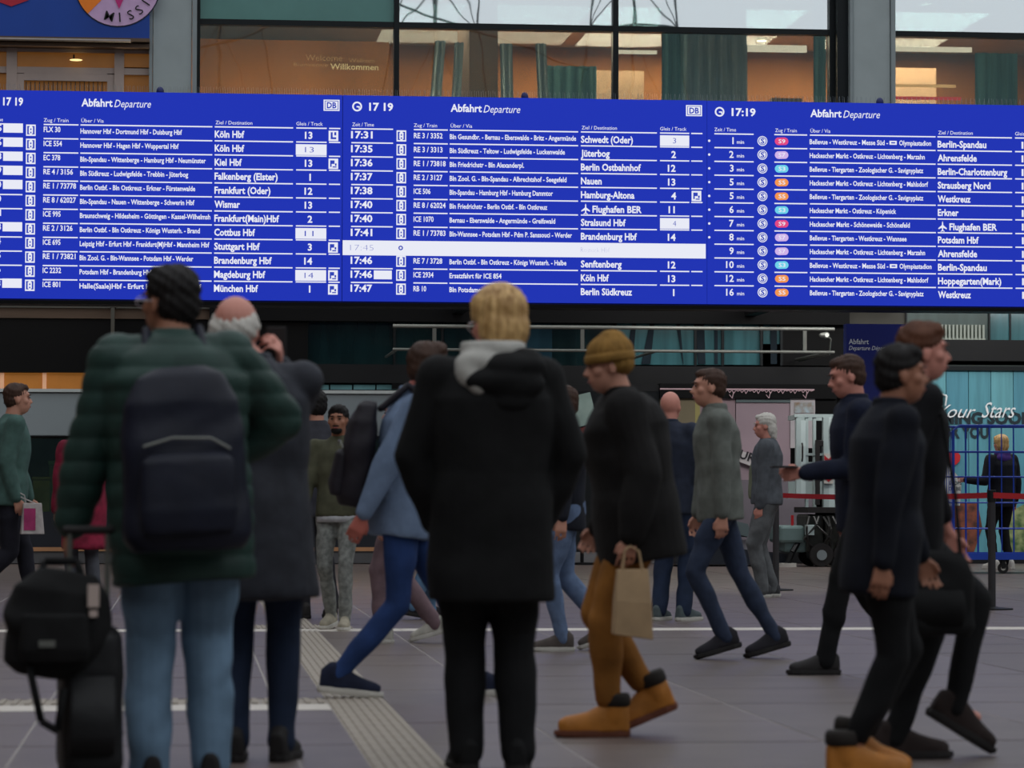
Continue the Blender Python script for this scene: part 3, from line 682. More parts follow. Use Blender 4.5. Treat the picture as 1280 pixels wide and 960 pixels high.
V2 = [('17:31', 'RE 3 / 3352', 553, 'Bln Gesundbr. - Bernau - Eberswalde - Britz - Angermünde', 720, 'Schwedt (Oder)', 791, '#3', ''),
 ('17:35', 'RE 3 / 3313', 553, 'Bln Südkreuz - Teltow - Ludwigsfelde - Luckenwalde', 706, 'Jüterbog', 762, '2', ''),
 ('17:36', 'RE 1 / 73818', 557, 'Bln Friedrichstr - Bln Alexanderpl.', 655, 'Berlin Ostbahnhof', 801, '12', ''),
 ('17:37', 'RE 2 / 3127', 553, 'Bln Zool. G. - Bln-Spandau - Albrechtshof - Seegefeld', 708, 'Nauen', 752, '13', ''),
 ('17:38', 'ICE 506', 538, 'Bln-Spandau - Hamburg Hbf - Hamburg Dammtor', 691, 'Hamburg-Altona', 793, '4', 'i'),
 ('17:40', 'RE 8 / 62024', 557, 'Bln Friedrichstr - Berlin Ostbf. - Bln Ostkreuz', 684, '@Flughafen BER', 802, '11', ''),
 ('17:40', 'ICE 1070', 542, 'Bernau - Eberswalde - Angermünde - Greifswald', 694, 'Stralsund Hbf', 782, '#4', ''),
 ('17:41', 'RE 1 / 73783', 557, 'Bln-Wannsee - Potsdam Hbf - Pdm P. Sanssouci - Werder', 715, 'Brandenburg Hbf', 796, '14', ''),
 None,
 ('17:46', 'RE 7 / 3728', 553, 'Berlin Ostbf. - Bln Ostkreuz - Königs Wusterh. - Halbe', 708, 'Senftenberg', 777, '12', ''),
 ('17:46', 'ICE 2934', 542, 'Ersatzfahrt für ICE 854', 627, 'Köln Hbf', 761, '13', ''),
 ('17:47', 'RB 10', 533, 'Bln Potsdamer Platz', 620, 'Berlin Südkreuz', 790, '1', '')]
V3 = [('1', 'r', 'S9', 'Bellevue - Westkreuz - Messe Süd - ~ Olympiastadion', 1164, 'Berlin-Spandau', 1233),
 ('2', 'v', 'S7', 'Hackescher Markt - Ostkreuz - Lichtenberg - Marzahn', 1156, 'Ahrensfelde', 1221),
 ('3', 'c', 'S3', 'Bellevue - Tiergarten - Zoologischer G. - Savignyplatz', 1154, 'Berlin-Charlottenburg', 1259),
 ('5', 'o', 'S5', 'Hackescher Markt - Ostkreuz - Lichtenberg - Mahlsdorf', 1160, 'Strausberg Nord', 1238),
 ('5', 'o', 'S5', 'Bellevue - Tiergarten - Zoologischer G. - Savignyplatz', 1154, 'Westkreuz', 1213),
 ('6', 'c', 'S3', 'Hackescher Markt - Ostkreuz - Köpenick', 1120, 'Erkner', 1198),
 ('7', 'r', 'S9', 'Hackescher Markt - Schöneweide - Schönefeld', 1137, '@Flughafen BER', 1246),
 ('8', 'v', 'S7', 'Bellevue - Tiergarten - Westkreuz - Wannsee', 1133, 'Potsdam Hbf', 1223),
 ('9', 'v', 'S7', 'Hackescher Markt - Ostkreuz - Lichtenberg - Marzahn', 1156, 'Ahrensfelde', 1221),
 ('10', 'c', 'S3', 'Bellevue - Westkreuz - Messe Süd - ~ Olympiastadion', 1164, 'Berlin-Spandau', 1233),
 ('12', 'o', 'S5', 'Hackescher Markt - Ostkreuz - Lichtenberg - Mahlsdorf', 1160, 'Hoppegarten(Mark)', 1251),
 ('16', 'o', 'S5', 'Bellevue - Tiergarten - Zoologischer G. - Savignyplatz', 1154, 'Westkreuz', 1213)]
PILL = {'r': emat('pill_rose', (226, 72, 130), 1), 'v': emat('pill_violet', (206, 178, 232), 1), 'c': emat('pill_cyan', (110, 208, 232), 1), 'o': emat('pill_orange', (242, 150, 78), 1)}
def ring_(sh, px, zc, r0, r1, n=20, dy=.0):
    x = D(px, 250)[0]; Y = YD-.004-dy
    o_ = [(x+r1*PXM*math.cos(2*PI*i/n), Y, zc+r1*PXM*math.sin(2*PI*i/n)) for i in range(n)]
    i_ = [(x+r0*PXM*math.cos(2*PI*i/n), Y, zc+r0*PXM*math.sin(2*PI*i/n)) for i in range(n)]
    if r0 <= 0: sh.add(o_, [tuple(range(n))]); return
    sh.add(o_+i_, [(i, (i+1) % n, n+(i+1) % n, n+i) for i in range(n)])
def icon_bracket(w_, b_, px, zc):
    prect(w_, px-6, px+6, zc, 14); prect(b_, px-4.6, px-2.6, zc, 10, .003); prect(b_, px+2.6, px+4.6, zc, 10, .003)
    prect(b_, px-4.6, px-1.6, zc+4.6*PXM, 1.2, .003); prect(b_, px+1.6, px+4.6, zc+4.6*PXM, 1.2, .003)
    prect(b_, px-4.6, px-1.6, zc-4.6*PXM, 1.2, .003); prect(b_, px+1.6, px+4.6, zc-4.6*PXM, 1.2, .003); prect(b_, px-.8, px+.8, zc+1.2*PXM, 2, .003); prect(b_, px-.8, px+.8, zc-2.8*PXM, 2, .003)
def icon_box(w_, b_, px, zc, kind):
    prect(w_, px-6, px+6, zc, 13)
    if kind == 'p':
        prect(b_, px-3.5, px-1, zc+1*PXM, 7, .003); prect(b_, px-3.5, px+3.5, zc-3*PXM, 2.4, .003); prect(b_, px+1, px+3.5, zc+2.6*PXM, 4, .003)
    else:
        prect(b_, px-4, px+1.5, zc+2*PXM, 4.5, .003); prect(b_, px-4, px-2.2, zc-2*PXM, 4, .003); prect(b_, px+2, px+4, zc-1*PXM, 3, .003); prect(b_, px-1, px+4, zc-4*PXM, 1.4, .003)
def plane_icon(sh, px, zc):
    x = D(px, 250)[0]; k = PXM
    for poly in ([(-6, -.8), (4, -.8), (6.5, 0), (4, .8), (-6, .8)], [(1.5, .6), (-2.5, 5.5), (-4, 5.5), (-2, .6)], [(-2, -.6), (-4, -5.5), (-2.5, -5.5), (1.5, -.6)], [(-5, .4), (-6.4, 2.6), (-7.2, 2.6), (-6.4, 0), (-7.2, -2.6), (-6.4, -2.6), (-5, -.4)]):
        # aircraft pointing up
        sh.add([(x-b*k, YD-.004, zc+a*k) for a, b in poly], [tuple(range(len(poly)))])
def dest(sh, s_, x0, x1, zc, off):
    if s_[0] == '@':
        plane_icon(sh, x0+6, zc); btxt(sh, s_[1:], x0+14.5, x1, zc-.6*PXM, 8.5, .028)
    else: btxt(sh, s_, x0, x1, zc, 8.5, .028)
def seps(sh, cols_, ks):
    for k in ks:
        for a, b in cols_: prect(sh, a, b, lz[k], 1.5)
clock_z = D(300, 131)[1]; head_z = D(300, 131)[1]; sub_z = D(300, 156.5)[1]
icoz = lambda k: rowz[k]+0*PXM
def header(sh, b_, pid, clock_px, x_ab, db_px, tm):
    if clock_px: ring_(sh, clock_px, clock_z, 4.2, 6.2); prect(sh, clock_px-.7, clock_px+3, clock_z-.3*PXM, 1.6); prect(sh, clock_px+1.8, clock_px+3.2, clock_z-1.0*PXM, 3)
    btxt(sh, tm, (clock_px or -12)+15, (clock_px or -12)+45 if clock_px else 28, clock_z, 9.5, .03)
    btxt(sh, 'Abfahrt', x_ab, x_ab+39, head_z, 9.5, .024); btxt(sh, 'Departure', x_ab+41, x_ab+87, head_z-.6*PXM, 9.5, .0, .3)
    if db_px:
        prect(sh, db_px-10, db_px+10, head_z+1*PXM, 14); prect(b_, db_px-8.5, db_px+8.5, head_z+1*PXM, 11.4, .003); prect(sh, db_px-7.7, db_px+7.7, head_z+1*PXM, 9.8, .005)
        btxt(b_, 'DB', db_px-6, db_px+6, head_z+1*PXM, 7.2, .03, dy=.013)
def make_screen(pid):
    pn = panels[pid]
    scr = dput('screen', Sh().box(D(pn[0], 250)[0]+.004, D(pn[1], 250)[0]-.004, YD, YD+.04, ZB, ZT), m_blue)
    scr['label'] = ['left screen with long-distance departures', 'middle screen with one white blanked row', 'right screen with coloured suburban line pills'][pid]
    wsh, bsh, rl = Sh(), Sh(), Sh(); wh = Sh()
    def wbox(*a):
        q = Sh(); prect(q, *a); put('white_box', q, m_w, scr)
    if pid == 0:
        header(wsh, bsh, 0, None, 101, 414, '17 19')
        for (st_, a, b) in (('Zeit / Time', -24, 3), ('Zug / Train', 54, 85), ('Über / Via', 101, 129), ('Ziel / Destination', 269, 315), ('Gleis / Track', 370, 403)): btxt(wsh, st_, a, b, sub_z+3*PXM, 4.6, .0)
        seps(rl, ((-24, 28), (54, 97.5), (100, 265), (268, 366), (370, 408), (411, 425)), range(12))
        for k, (zg, zx, via, vx, zi, zix, gl, ic) in enumerate(V1):
            z = rowz[k]
            btxt(wsh, zg, 54, zx, z+3*PXM, 6.6, .02); btxt(wsh, via, 100, vx, z+1.5*PXM, 6.2, .022); dest(wsh, zi, 268, zix, z, 0)
            if gl[0] == '#': wbox(369.5, 408, z-.5*PXM, 13.5); btxt(bsh, gl[1:], 381, 392, z-.5*PXM, 7, -.01, dy=.01)
            else: btxt(wsh, gl, 385.5 if len(gl) > 1 else 387.5, 0, z, 8.5, .028, align='center')
            if ic: icon_box(wh, bsh, 416.5, z-.3*PXM, ic)
            icon_bracket(wh, bsh, 38, z+1.6*PXM)
            if k in (0, 1, 2, 3, 4, 7, 11): wbox(3.5, 28, z+4*PXM, 11.5)
            btxt(wsh, ['17:25', '17:26', '17:28', '17:29', '17:30', '17:30', '17:31', '17:33', '17:34', '17:35', '17:36', '17:38'][k], -23, 1.5, z+4*PXM, 8, .018)
    elif pid == 1:
        header(wsh, bsh, 1, 446, 563, 867.5, '17 19')
        for (st_, a, b) in (('Zeit / Time', 440, 467), ('Zug / Train', 517, 546), ('Über / Via', 563, 590), ('Ziel / Destination', 727, 771), ('Gleis / Track', 825, 858)): btxt(wsh, st_, a, b, sub_z+3*PXM, 4.6, .0)
        seps(rl, ((439, 491), (517, 559.5), (562, 722.5), (726, 821), (825, 861.5), (864, 878)), [k for k in range(12) if k not in (8, 9)])
        wbox(428.5, 882, rowz[8]-.3*PXM, 18.6)
        for k, row in enumerate(V2):
            z = rowz[k]
            for q in ([886.5] if k < 8 else []): ring_(wh, q, z, 0, 1.6, 8)
            if row is None:
                btxt(bsh, '17:45', 438, 467, z, 7.5, -.03, dy=.01); btxt(bsh, 'Rostock Hbf', 726, 762, z, 6.5, -.035, dy=.01); ring_(bsh, 501, z, 1.5, 3, 10, .006); continue
            tm, zg, zx, via, vx, zi, zix, gl, ic = row
            btxt(wsh, tm, 438.5, 465.5, z+1.6*PXM, 8.6, .03); btxt(wsh, zg, 517, zx, z+1.6*PXM, 6.6, .02); btxt(wsh, via, 562, vx, z+.8*PXM, 6.2, .022); dest(wsh, zi, 726, zix, z-.3*PXM, 0)
            if gl[0] == '#': wbox(825, 861.5, z-.5*PXM, 13.5); btxt(bsh, gl[1:], 841, 845, z-.5*PXM, 7, -.01, dy=.01)
            else: btxt(wsh, gl, 839.5 if len(gl) > 1 else 842, 0, z-.5*PXM, 8.5, .028, align='center')
            if ic: icon_box(wh, bsh, 870.5, z-.3*PXM, ic)
            icon_bracket(wh, bsh, 501.5, z+.8*PXM)
            if k == 10: wbox(467.5, 490, z+1*PXM, 11)
    else:
        header(wsh, bsh, 2, 899.5, 1013, None, '17:19')
        for (st_, a, b) in (('Zeit / Time', 893, 920), ('Zug / Train', 969, 996), ('Über / Via', 1013, 1038), ('Ziel / Destination', 1173, 1216), ('Gleis / Track', 1269, 1300)): btxt(wsh, st_, a, b, sub_z+3*PXM, 4.6, .0)
        seps(rl, ((893, 942), (968, 1009), (1012.5, 1169.5), (1172, 1265), (1269, 1303), (1307, 1322)), range(12))
        for k, (mn, cc_, ln, via, vx, zi, zix) in enumerate(V3):
            z = rowz[k]; q = z+.6*PXM
            btxt(wsh, mn, 917, None, q, 8.6, .018, align='right'); btxt(wsh, 'min', 921, 930, q-1.6*PXM, 4.6, .012)
            ring_(wh, 953, q, 0, 6.4); ring_(bsh, 953, q, 4.3, 5.3, dy=.004); btxt(bsh, 'S', 950.6, 955.4, q, 6.4, .03, dy=.012)
            sh = Sh(); n = 16; hx = []
            for i in range(n):
                a = 2*PI*i/n; cx = 980.5 if math.cos(a) >= 0 else 973.5
                hx.append((D(cx+5*math.cos(a), 250)[0], YD-.004, q+.0*PXM+5*PXM*math.sin(a)))
            sh.add(hx, [tuple(range(n))]); put('line_pill', sh, PILL[cc_], scr)
            btxt(wsh, ln, 973, 981.5, q, 5, .01, dy=.012)
            if '~' in via:
                a_, b_ = via.split('~'); btxt(wsh, a_, 1012, 1110, q, 6.2, .022); btxt(wsh, b_.strip(), 1124, vx, q, 6.2, .022); prect(wh, 1112, 1121, q, 5); prect(bsh, 1114, 1119, q, 1.6, .003)
            else: btxt(wsh, via, 1012, vx, q, 6.2, .022)
            dest(wsh, zi, 1172, zix, z-.2*PXM, 0)
            btxt(wsh, ['15', '16', '15', '16', '15', '16', '16', '15', '16', '15', '16', '15'][k], 1277, 1289, z-.2*PXM, 8.5, .028)
    for nm, sh, m in (('lettering', wsh, m_w), ('blue_print', bsh, m_bt), ('separator_lines', rl, m_w), ('icons', wh, m_w)):
        put(nm, sh, m, scr)['kind'] = 'stuff'
for q in range(3): make_screen(q)
#PEOPLE
# ================================================================== PEOPLE
m_skin = mat('skin', (196, 140, 118), .55, .1, 6); m_skin2 = mat('skin_tan', (160, 108, 84), .55, .1, 6); m_pinks = mat('skin_pink', (204, 138, 122), .5, .1, 6)
m_eye = mat('eye_dark', (40, 30, 28), .2, .05); m_lip = mat('lips', (150, 84, 78), .5, .05)
m_sole_w = mat('sole_white', (196, 192, 184), .6, .1); m_sole_d = mat('sole_dark', (30, 26, 26), .7, .1)
def cl(name, rgb, rough=.85, var=.3, scale=14, bump=.25, **k): return mat(name, rgb, rough, var, scale, bump, spec=.25, **k)
def wrinkle(amp, f=9.0, seed=0., vert=False, quilt=0, leg=False):
    def fn(co):
        x, y, z = co[:, 0], co[:, 1], co[:, 2]
        a = x*f+seed; b = y*f*1.3+seed*2; c = z*f*(.6 if vert else 1.3)
        wp = np.sin(a*.7+1.3*np.sin(c*.5))+np.sin(b*.9-c*.4)
        d = np.sin(c*1.4+wp*1.6+a*.6)*.6+np.sin(a*1.9+c*.8+wp)*.35+np.sin(c*3.1-a*1.2+wp*2)*.25
        d = d*amp
        if quilt: d = d*.6+quilt*np.abs(np.sin(z*PI/.075))**.6
        return d
    return fn
def ik(a, b, l1, l2, pole):
    a = Vector(a); b = Vector(b); d = b-a; L = d.length; mx = (l1+l2)*.9995
    if L > mx: b = a+d*(mx/L); d = b-a; L = mx
    u = d/L; p = Vector(pole); p = (p-u*p.dot(u)).normalized()
    c = (l1*l1+L*L-l2*l2)/(2*l1*L); c = max(-1, min(1, c)); h = l1*math.sqrt(1-c*c)
    return a+u*(l1*c)+p*h, b
def hand(sh, w, d, side, palm, k=1.0, curl=.5, left=False):
    """palm and five separate fingers; d direction, side towards the thumb, palm = direction fingers curl to"""
    d = Vector(d).normalized(); side = Vector(side); side = (side-d*side.dot(d)).normalized(); n = Vector(palm); n = (n-d*n.dot(d)-side*n.dot(side)).normalized()
    w = Vector(w)
    for i, o in enumerate((.030, .010, -.010, -.029)):
        kn = w+d*.085*k+side*o*k; sh.cap(w+side*o*.6*k, kn, .015*k, .0125*k, n=8, k=3)
        L = (.040, .046, .043, .034)[i]*k; r = (.0084, .0088, .0084, .0074)[i]*k
        a = curl*.7+.08*i; p = kn+side*o*.25*k
        for seg in range(3):
            dd = d*math.cos(a)+n*math.sin(a); q = p+dd*L*(1, .68, .5)[seg]
            sh.cap(p, q, r, r*.93, n=8, k=3); p = q; a += curl*.9+.1; r *= .94
    t0 = w+side*.02*k+d*.022*k; t1 = t0+(side*.6+d*.7+n*.25).normalized()*.045*k; t2 = t1+(side*.15+d*.9+n*.4).normalized()*.032*k
    sh.cap(t0, t1, .015*k, .0115*k, n=8, k=3); sh.cap(t1, t2, .011*k, .009*k, n=8, k=3)
def shoe(parent, ank, yaw, pitch, k, m, msole, kind='sneaker', vx=.008):
    """ank = ankle joint; toes point to local +Y turned by yaw; pitch > 0 lifts the heel"""
    M = Matrix.Translation(ank) @ Matrix.Rotation(yaw, 4, 'Z') @ Matrix.Rotation(-pitch, 4, 'X')
    ah = .085*k
    sh = Sh(); secs = [(-.075, .030, .085), (-.055, .036, .095), (-.01, .038, .105), (.04, .038, .092), (.09, .043, .068), (.13, .046, .055), (.17, .040, .046), (.195, .022, .034)]
    if kind == 'boot': secs = [(-.08, .034, .11), (-.055, .042, .12), (-.01, .045, .125), (.04, .044, .105), (.09, .048, .078), (.13, .051, .070), (.17, .047, .062), (.2, .026, .046)]
    R = []
    for (y, hw, h) in secs:
        ring = []
        for j in range(16):
            a = 2*PI*j/16; ca, sa = math.cos(a), math.sin(a)
            zz = (h*max(sa, 0)**.75 if sa > 0 else -.0)+.022
            ring.append(M @ Vector((hw*k*math.copysign(abs(ca)**.7, ca), y*k, zz*k-ah)))
        R.append(ring)
    sh.rings(R)
    if kind == 'boot': sh.cap(M @ Vector((0, -.02*k, -.01)), M @ Vector((0, -.024*k, .035*k)), .050*k, .049*k)
    else: sh.cap(M @ Vector((0, -.02*k, -.02)), M @ Vector((0, -.022*k, .018*k)), .040*k, .038*k)
    o = voxel('shoe', sh, vx, m, parent, 3)
    s2 = Sh(); R = []
    for (zz, g) in ((0, .97), (.012, 1.04), (.028, 1.03), (.03, .9)):
        out = [(-.082, 0), (-.07, .03), (-.03, .039), (.03, .037), (.09, .047), (.14, .048), (.18, .038), (.203, .012)]
        pts = [(y, x) for y, x in out]+[(y, -x) for y, x in out[::-1][:-1]]
        R.append([M @ Vector((x*k*g*(1.08 if kind == 'boot' else 1), (y*g*(1.03 if kind == 'boot' else 1)+.0)*k, zz*k-ah)) for y, x in pts])
    s2.rings(R); put('sole', s2, msole, o)
    s3 = Sh()
    for i in range(5):
        y = .035+i*.018; z = (.098-.009*i)+(.02 if kind == 'boot' else 0)
        s3.tube(M @ Vector((-.022*k, y*k, z*k-ah)), M @ Vector((.022*k, (y+.008)*k, z*k-ah)), .0035, n=5)
        s3.tube(M @ Vector((.022*k, y*k, z*k-ah)), M @ Vector((-.022*k, (y+.008)*k, z*k-ah)), .0035, n=5)
    put('laces', s3, mat('laces_pale', (150, 140, 124), .7, .1) if kind != 'dark' else m_sole_d, o)
    if kind == 'boot':
        c0 = Vector((0, -.026*k, 0)); put('padded_collar', Sh().loft([(c0.x, c0.y, .035*k, .047*k, .052*k), (c0.x, c0.y, .045*k, .055*k, .060*k), (c0.x, c0.y, .075*k, .056*k, .060*k), (c0.x, c0.y, .088*k, .049*k, .052*k)], M, p=2), mat('dark_collar', (36, 30, 26), .8, .1), o, sm=True)
    return o
def person(label, px, s, H, heading, group=None, ph=0, feet=((-.1, 0, 0), (.1, 0, 0)), footyaw=(.12, -.12), hands=None, poles=None, lean=0, side=0, head_yaw=0, head_pitch=0,
           skin=None, hair='short', hairm=None, jacket=None, hem=.50, jr=1.0, trousers=None, legw=1.0, shoem=None, solem=None, shoekind='sneaker', quilt=0, curl=(.5, .5), bulk=1.0, hoff=(0, 0),
           collar=None, vx=None, headk=1.0, palm=None, flare=1.0, shoek=1.0, twist=0, sleeve_end=1.0, wr=.006):
    near = s > 280; vx = vx or (.0085 if near else (.011 if s > 190 else .014))
    base = stand(px, s)
    root = thing('person', label, 'person', base, math.radians(heading), group)
    S = H/1.75
    l1, l2 = .245*H, .245*H; ankz = .085*S*shoek
    an = []
    for i, (x, y, hl) in enumerate(feet):
        an.append(Vector((x*S, y, ankz+hl)))
    hw = .092*S
    # hip height that lets both legs reach
    hz = .525*H
    for i in (0, 1):
        hx = (-hw, hw)[i]
        d2 = (an[i].x-hx)**2+(an[i].y)**2; reach = math.sqrt(max(.01, ((l1+l2)*.997)**2-d2)); hz = min(hz, an[i].z+reach)
    pel = Vector((0, 0, hz))
    T = Matrix.Translation(pel) @ Matrix.Rotation(math.radians(-lean), 4, 'X') @ Matrix.Rotation(math.radians(side), 4, 'Y') @ Matrix.Rotation(math.radians(twist), 4, 'Z')
    tz = lambda z: z*H-.525*H      # body height in standing pose -> local to pelvis
    hips = [pel+Vector((-hw, 0, 0)), pel+Vector((hw, 0, 0))]
    sw = .107*H
    sh_ = [T @ Vector((-sw, 0, tz(.812))), T @ Vector((sw, 0, tz(.812)))]
    neckb = T @ Vector((0, -.01, tz(.845)))
    hc = T @ Vector((hoff[0], .02+hoff[1], tz(.925)))
    HM = Matrix.Translation(hc) @ Matrix.Rotation(math.radians(head_yaw), 4, 'Z') @ Matrix.Rotation(math.radians(-head_pitch), 4, 'X') @ Matrix.Diagonal((S*headk, S*headk, S*headk, 1))
    skin = skin or m_skin
    hands = hands or ((-.27, .05, .46), (.27, .05, .46)); poles = poles or ((-.5, -1, 0), (.5, -1, 0))
    elb = []; wri = []
    for i in (0, 1):
        hp = Vector((hands[i][0], hands[i][1], hands[i][2]*H)); e, w_ = ik(sh_[i], hp, .17*H, .15*H, poles[i]); elb.append(e); wri.append(w_)
    kne = []
    for i in (0, 1):
        k_, a_ = ik(hips[i], an[i], l1, l2, (0, 1, 0)); kne.append(k_)
    # ---- body: one continuous surface
    b = Sh()
    def hp(x, y, z): return HM @ Vector((x, y, z))
    for (c, r) in (((0, -.012, .025), (.075, .093, .092)), ((0, .02, -.035), (.060, .068, .082)), ((0, .045, -.075), (.036, .036, .030)), ((0, .07, -.05), (.034, .022, .03)), ((-.04, .048, -.015), (.026, .028, .026)), ((.04, .048, -.015), (.026, .028, .026)), ((0, .066, .035), (.05, .022, .016))):
        b.ell(c, r, HM, 18, 12)
    b.cap(hp(0, .085, .012), hp(0, .104, -.022), .0065*S, .0105*S, n=10)
    for q in (-1, 1):
        b.ell((q*.077, -.008, -.012), (.007, .016, .027), HM, 12, 8); b.cap(hp(q*.011, .093, -.025), hp(q*.008, .096, -.025), .0065*S, .0065*S, n=8)
    b.cap(hp(0, -.02, -.05), neckb, .056*S, .06*S)
    b.loft([(0, 0, tz(.50), .11*S, .085*S), (0, 0, tz(.60), .12*S, .085*S), (0, 0, tz(.72), .13*S, .09*S), (0, 0, tz(.79), .12*S, .08*S), (0, 0, tz(.835), .06*S, .05*S)], T)
    for i in (0, 1):
        b.cap(T @ Vector((0, 0, tz(.80))), sh_[i], .055*S, .045*S); b.chain([sh_[i], elb[i], wri[i]], [.042*S, .034*S, .024*S], n=10)
        d = (wri[i]-elb[i]).normalized(); sgn = (1, -1)[i]
        side_ = Vector((0, 1, .0)) if abs(d.z) > .7 else Vector((0, 0, 1))
        pm_ = palm[i] if palm and palm[i] else Vector((sgn, 0, 0))
        hand(b, wri[i]+d*.005, d, side_, pm_, S*.92, curl[i])
        b.chain([hips[i], kne[i], an[i]], [.075*S, .048*S, .034*S], n=10); b.cap(an[i]-Vector((0, 0, .02)), an[i]+Vector((0, .08*S, -.05*S)), .03*S, .025*S, n=8)
    body = voxel('body', b, min(vx, .0105 if s > 120 else .013) if s < 190 else (.0065 if near else .008), skin, root, 2, fac=.4)
    for q in (-1, 1):
        put('eye', Sh().ell((q*.031, .083, .012), (.011, .006, .006), HM, 10, 6), m_eye, root, sm=True)
        put('eyebrow', Sh().cap(hp(q*.045, .082, .032), hp(q*.017, .094, .034), .0045*S, n=6, k=2), hairm or m_eye, root, sm=True)
    put('mouth', Sh().ell((0, .091, -.056), (.022, .006, .006), HM, 10, 6), m_lip, root, sm=True)
    # ---- hair
    hs = Sh()
    if hair == 'short':
        hs.ell((0, -.02, .045), (.084, .096, .085), HM); hs.ell((0, -.045, .0), (.079, .068, .085), HM)
        hs.ell((0, .02, .085), (.062, .065, .042), HM)
    elif hair == 'crop':
        hs.ell((0, -.022, .045), (.081, .092, .078), HM); hs.ell((0, -.045, .0), (.076, .062, .075), HM); hs.ell((0, .02, .083), (.055, .06, .035), HM)
    elif hair == 'bowl':
        hs.ell((0, -.022, .042), (.092, .102, .092), HM); hs.ell((0, -.045, -.015), (.088, .074, .095), HM); hs.ell((0, -.05, -.07), (.066, .05, .05), HM); hs.ell((-.0, .035, .075), (.07, .06, .045), HM)
    elif hair == 'long':
        hs.ell((0, -.02, .04), (.088, .1, .088), HM); hs.ell((0, -.06, -.04), (.085, .055, .11), HM); hs.ell((0, -.065, -.12), (.08, .045, .07), HM); hs.ell((0, .025, .08), (.062, .06, .04), HM)
    elif hair == 'fringe':
        hs.ell((0, -.05, -.005), (.084, .062, .06), HM); hs.ell((-.06, -.02, .01), (.026, .05, .05), HM); hs.ell((.06, -.02, .01), (.026, .05, .05), HM)
    elif hair == 'white_flow':
        hs.ell((0, -.025, .045), (.087, .098, .088), HM); hs.ell((0, -.065, -.03), (.084, .055, .10), HM); hs.ell((0, -.08, -.09), (.065, .035, .06), HM); hs.ell((0, .03, .09), (.055, .05, .03), HM)
    if hs.v:
        hv = voxel('hair', hs, .0075 if near else .011, hairm, root, 2, disp=lambda co: .0032*np.sin(np.arctan2(co[:, 0]-hc.x, co[:, 1]-hc.y)*24+co[:, 2]*(5 if hair == 'bowl' else 26))+(.0006 if hair == 'bowl' else .002)*np.sin(co[:, 2]*160+co[:, 0]*120))
    if hair == 'hat':
        h1 = Sh(); h1.ell((0, -.018, .06), (.092, .106, .082), HM); h1.ell((0, -.03, .10), (.06, .07, .06), HM); h1.ell((0, -.045, .01), (.086, .075, .06), HM)
        voxel('knitted_hat', h1, .009, hairm, root, 2, disp=lambda co: .003*np.sin(np.arctan2(co[:, 0]-hc.x, co[:, 1]-hc.y)*20))
        rr = Sh(); rr.loft([(0, -.014, .018, .093, .107), (0, -.014, .030, .099, .113), (0, -.014, .050, .099, .113), (0, -.014, .060, .093, .107)], HM, p=2)
        put('hat_brim', rr, hairm, root, sm=True)
    # ---- trousers
    lw = legw*S
    t = Sh()
    t.loft([(0, -.0, -.085*S, .135*S*legw**.5, .10*S), (0, -.012, -.02, .165*S, .122*S), (0, -.01, .06*S, .165*S, .122*S), (0, 0, .14*S, .15*S, .11*S)], Matrix.Translation(pel), p=2.2)
    for i in (0, 1):
        top = hips[i]+Vector(((.012, -.012)[i]*0, -.01, 0)); ae = an[i]+(an[i]-kne[i]).normalized()*(.012 if shoekind != 'boot' else -.075)
        mid = hips[i].lerp(kne[i], .5)
        t.chain([top, mid, kne[i]], [.098*lw, .086*lw, .067*lw]); calf = kne[i].lerp(an[i], .4)
        t.chain([kne[i], calf, ae], [.067*lw, .063*lw, .052*lw*(legw**.3) if shoekind != 'boot' else .050*lw])
    voxel('trousers', t, vx, trousers, root, 3, disp=wrinkle(wr, 11, px))
    # ---- jacket
    j = Sh(); bk = bulk*S
    hm_ = tz(hem); 
    secs = [(0, 0, hm_, .178*bk*flare, .135*bk*flare), (0, 0, hm_+.03, .180*bk*flare, .138*bk*flare), (0, 0, tz(.56), .178*bk, .135*bk), (0, -.005, tz(.62), .168*bk, .125*bk), (0, -.005, tz(.70), .180*bk, .135*bk), (0, -.01, tz(.77), .182*bk, .132*bk), (0, -.01, tz(.815), .15*bk, .105*bk), (0, -.01, tz(.845), .085*bk, .078*bk), (0, -.005, tz(.862), .07*S, .068*S)]
    secs = [q for q in secs if q[2] >= hm_-.001]
    j.loft(secs, T)
    for i in (0, 1):
        j.cap(T @ Vector(((-.05, .05)[i]*S, -.01, tz(.805))), sh_[i]+Vector((0, 0, -.005)), .07*bk, .066*bk)
        ce = elb[i].lerp(wri[i], .97*sleeve_end)
        j.chain([sh_[i], sh_[i].lerp(elb[i], .5), elb[i], elb[i].lerp(ce, .5), ce], [.068*bk, .064*bk, .057*bk, .053*bk, .044*bk])
    voxel('jacket', j, vx, jacket, root, 3, disp=wrinkle(wr*1.1, 8, px*.7, quilt=quilt))
    if collar:
        cs = Sh(); nb = T @ Vector((0, -.008, tz(.845))); up = (hc-nb).normalized()
        CM = Matrix.Translation(nb)
        cs.loft([(0, 0, -.02, .082*S, .08*S), (0, -.002, .01, .078*S, .076*S), (0, -.004, .045*S, .07*S, .07*S), (0, -.004, .05*S, .06*S, .06*S)], CM, p=2)
        voxel('collar', cs, .009, collar, root, 2)
    for i in (0, 1):
        fy, pitch = footyaw[i], 0
        if feet[i][2] > .01: pitch = min(.9, feet[i][2]*5.5)
        shoe(root, an[i], fy, pitch, S*1.02*shoek, shoem or m_sole_d, solem or m_sole_d, shoekind, .008 if near else .011)
    return dict(root=root, T=T, HM=HM, hc=hc, hips=hips, wri=wri, elb=elb, sh=sh_, tz=tz, S=S, pel=pel, an=an, kne=kne)
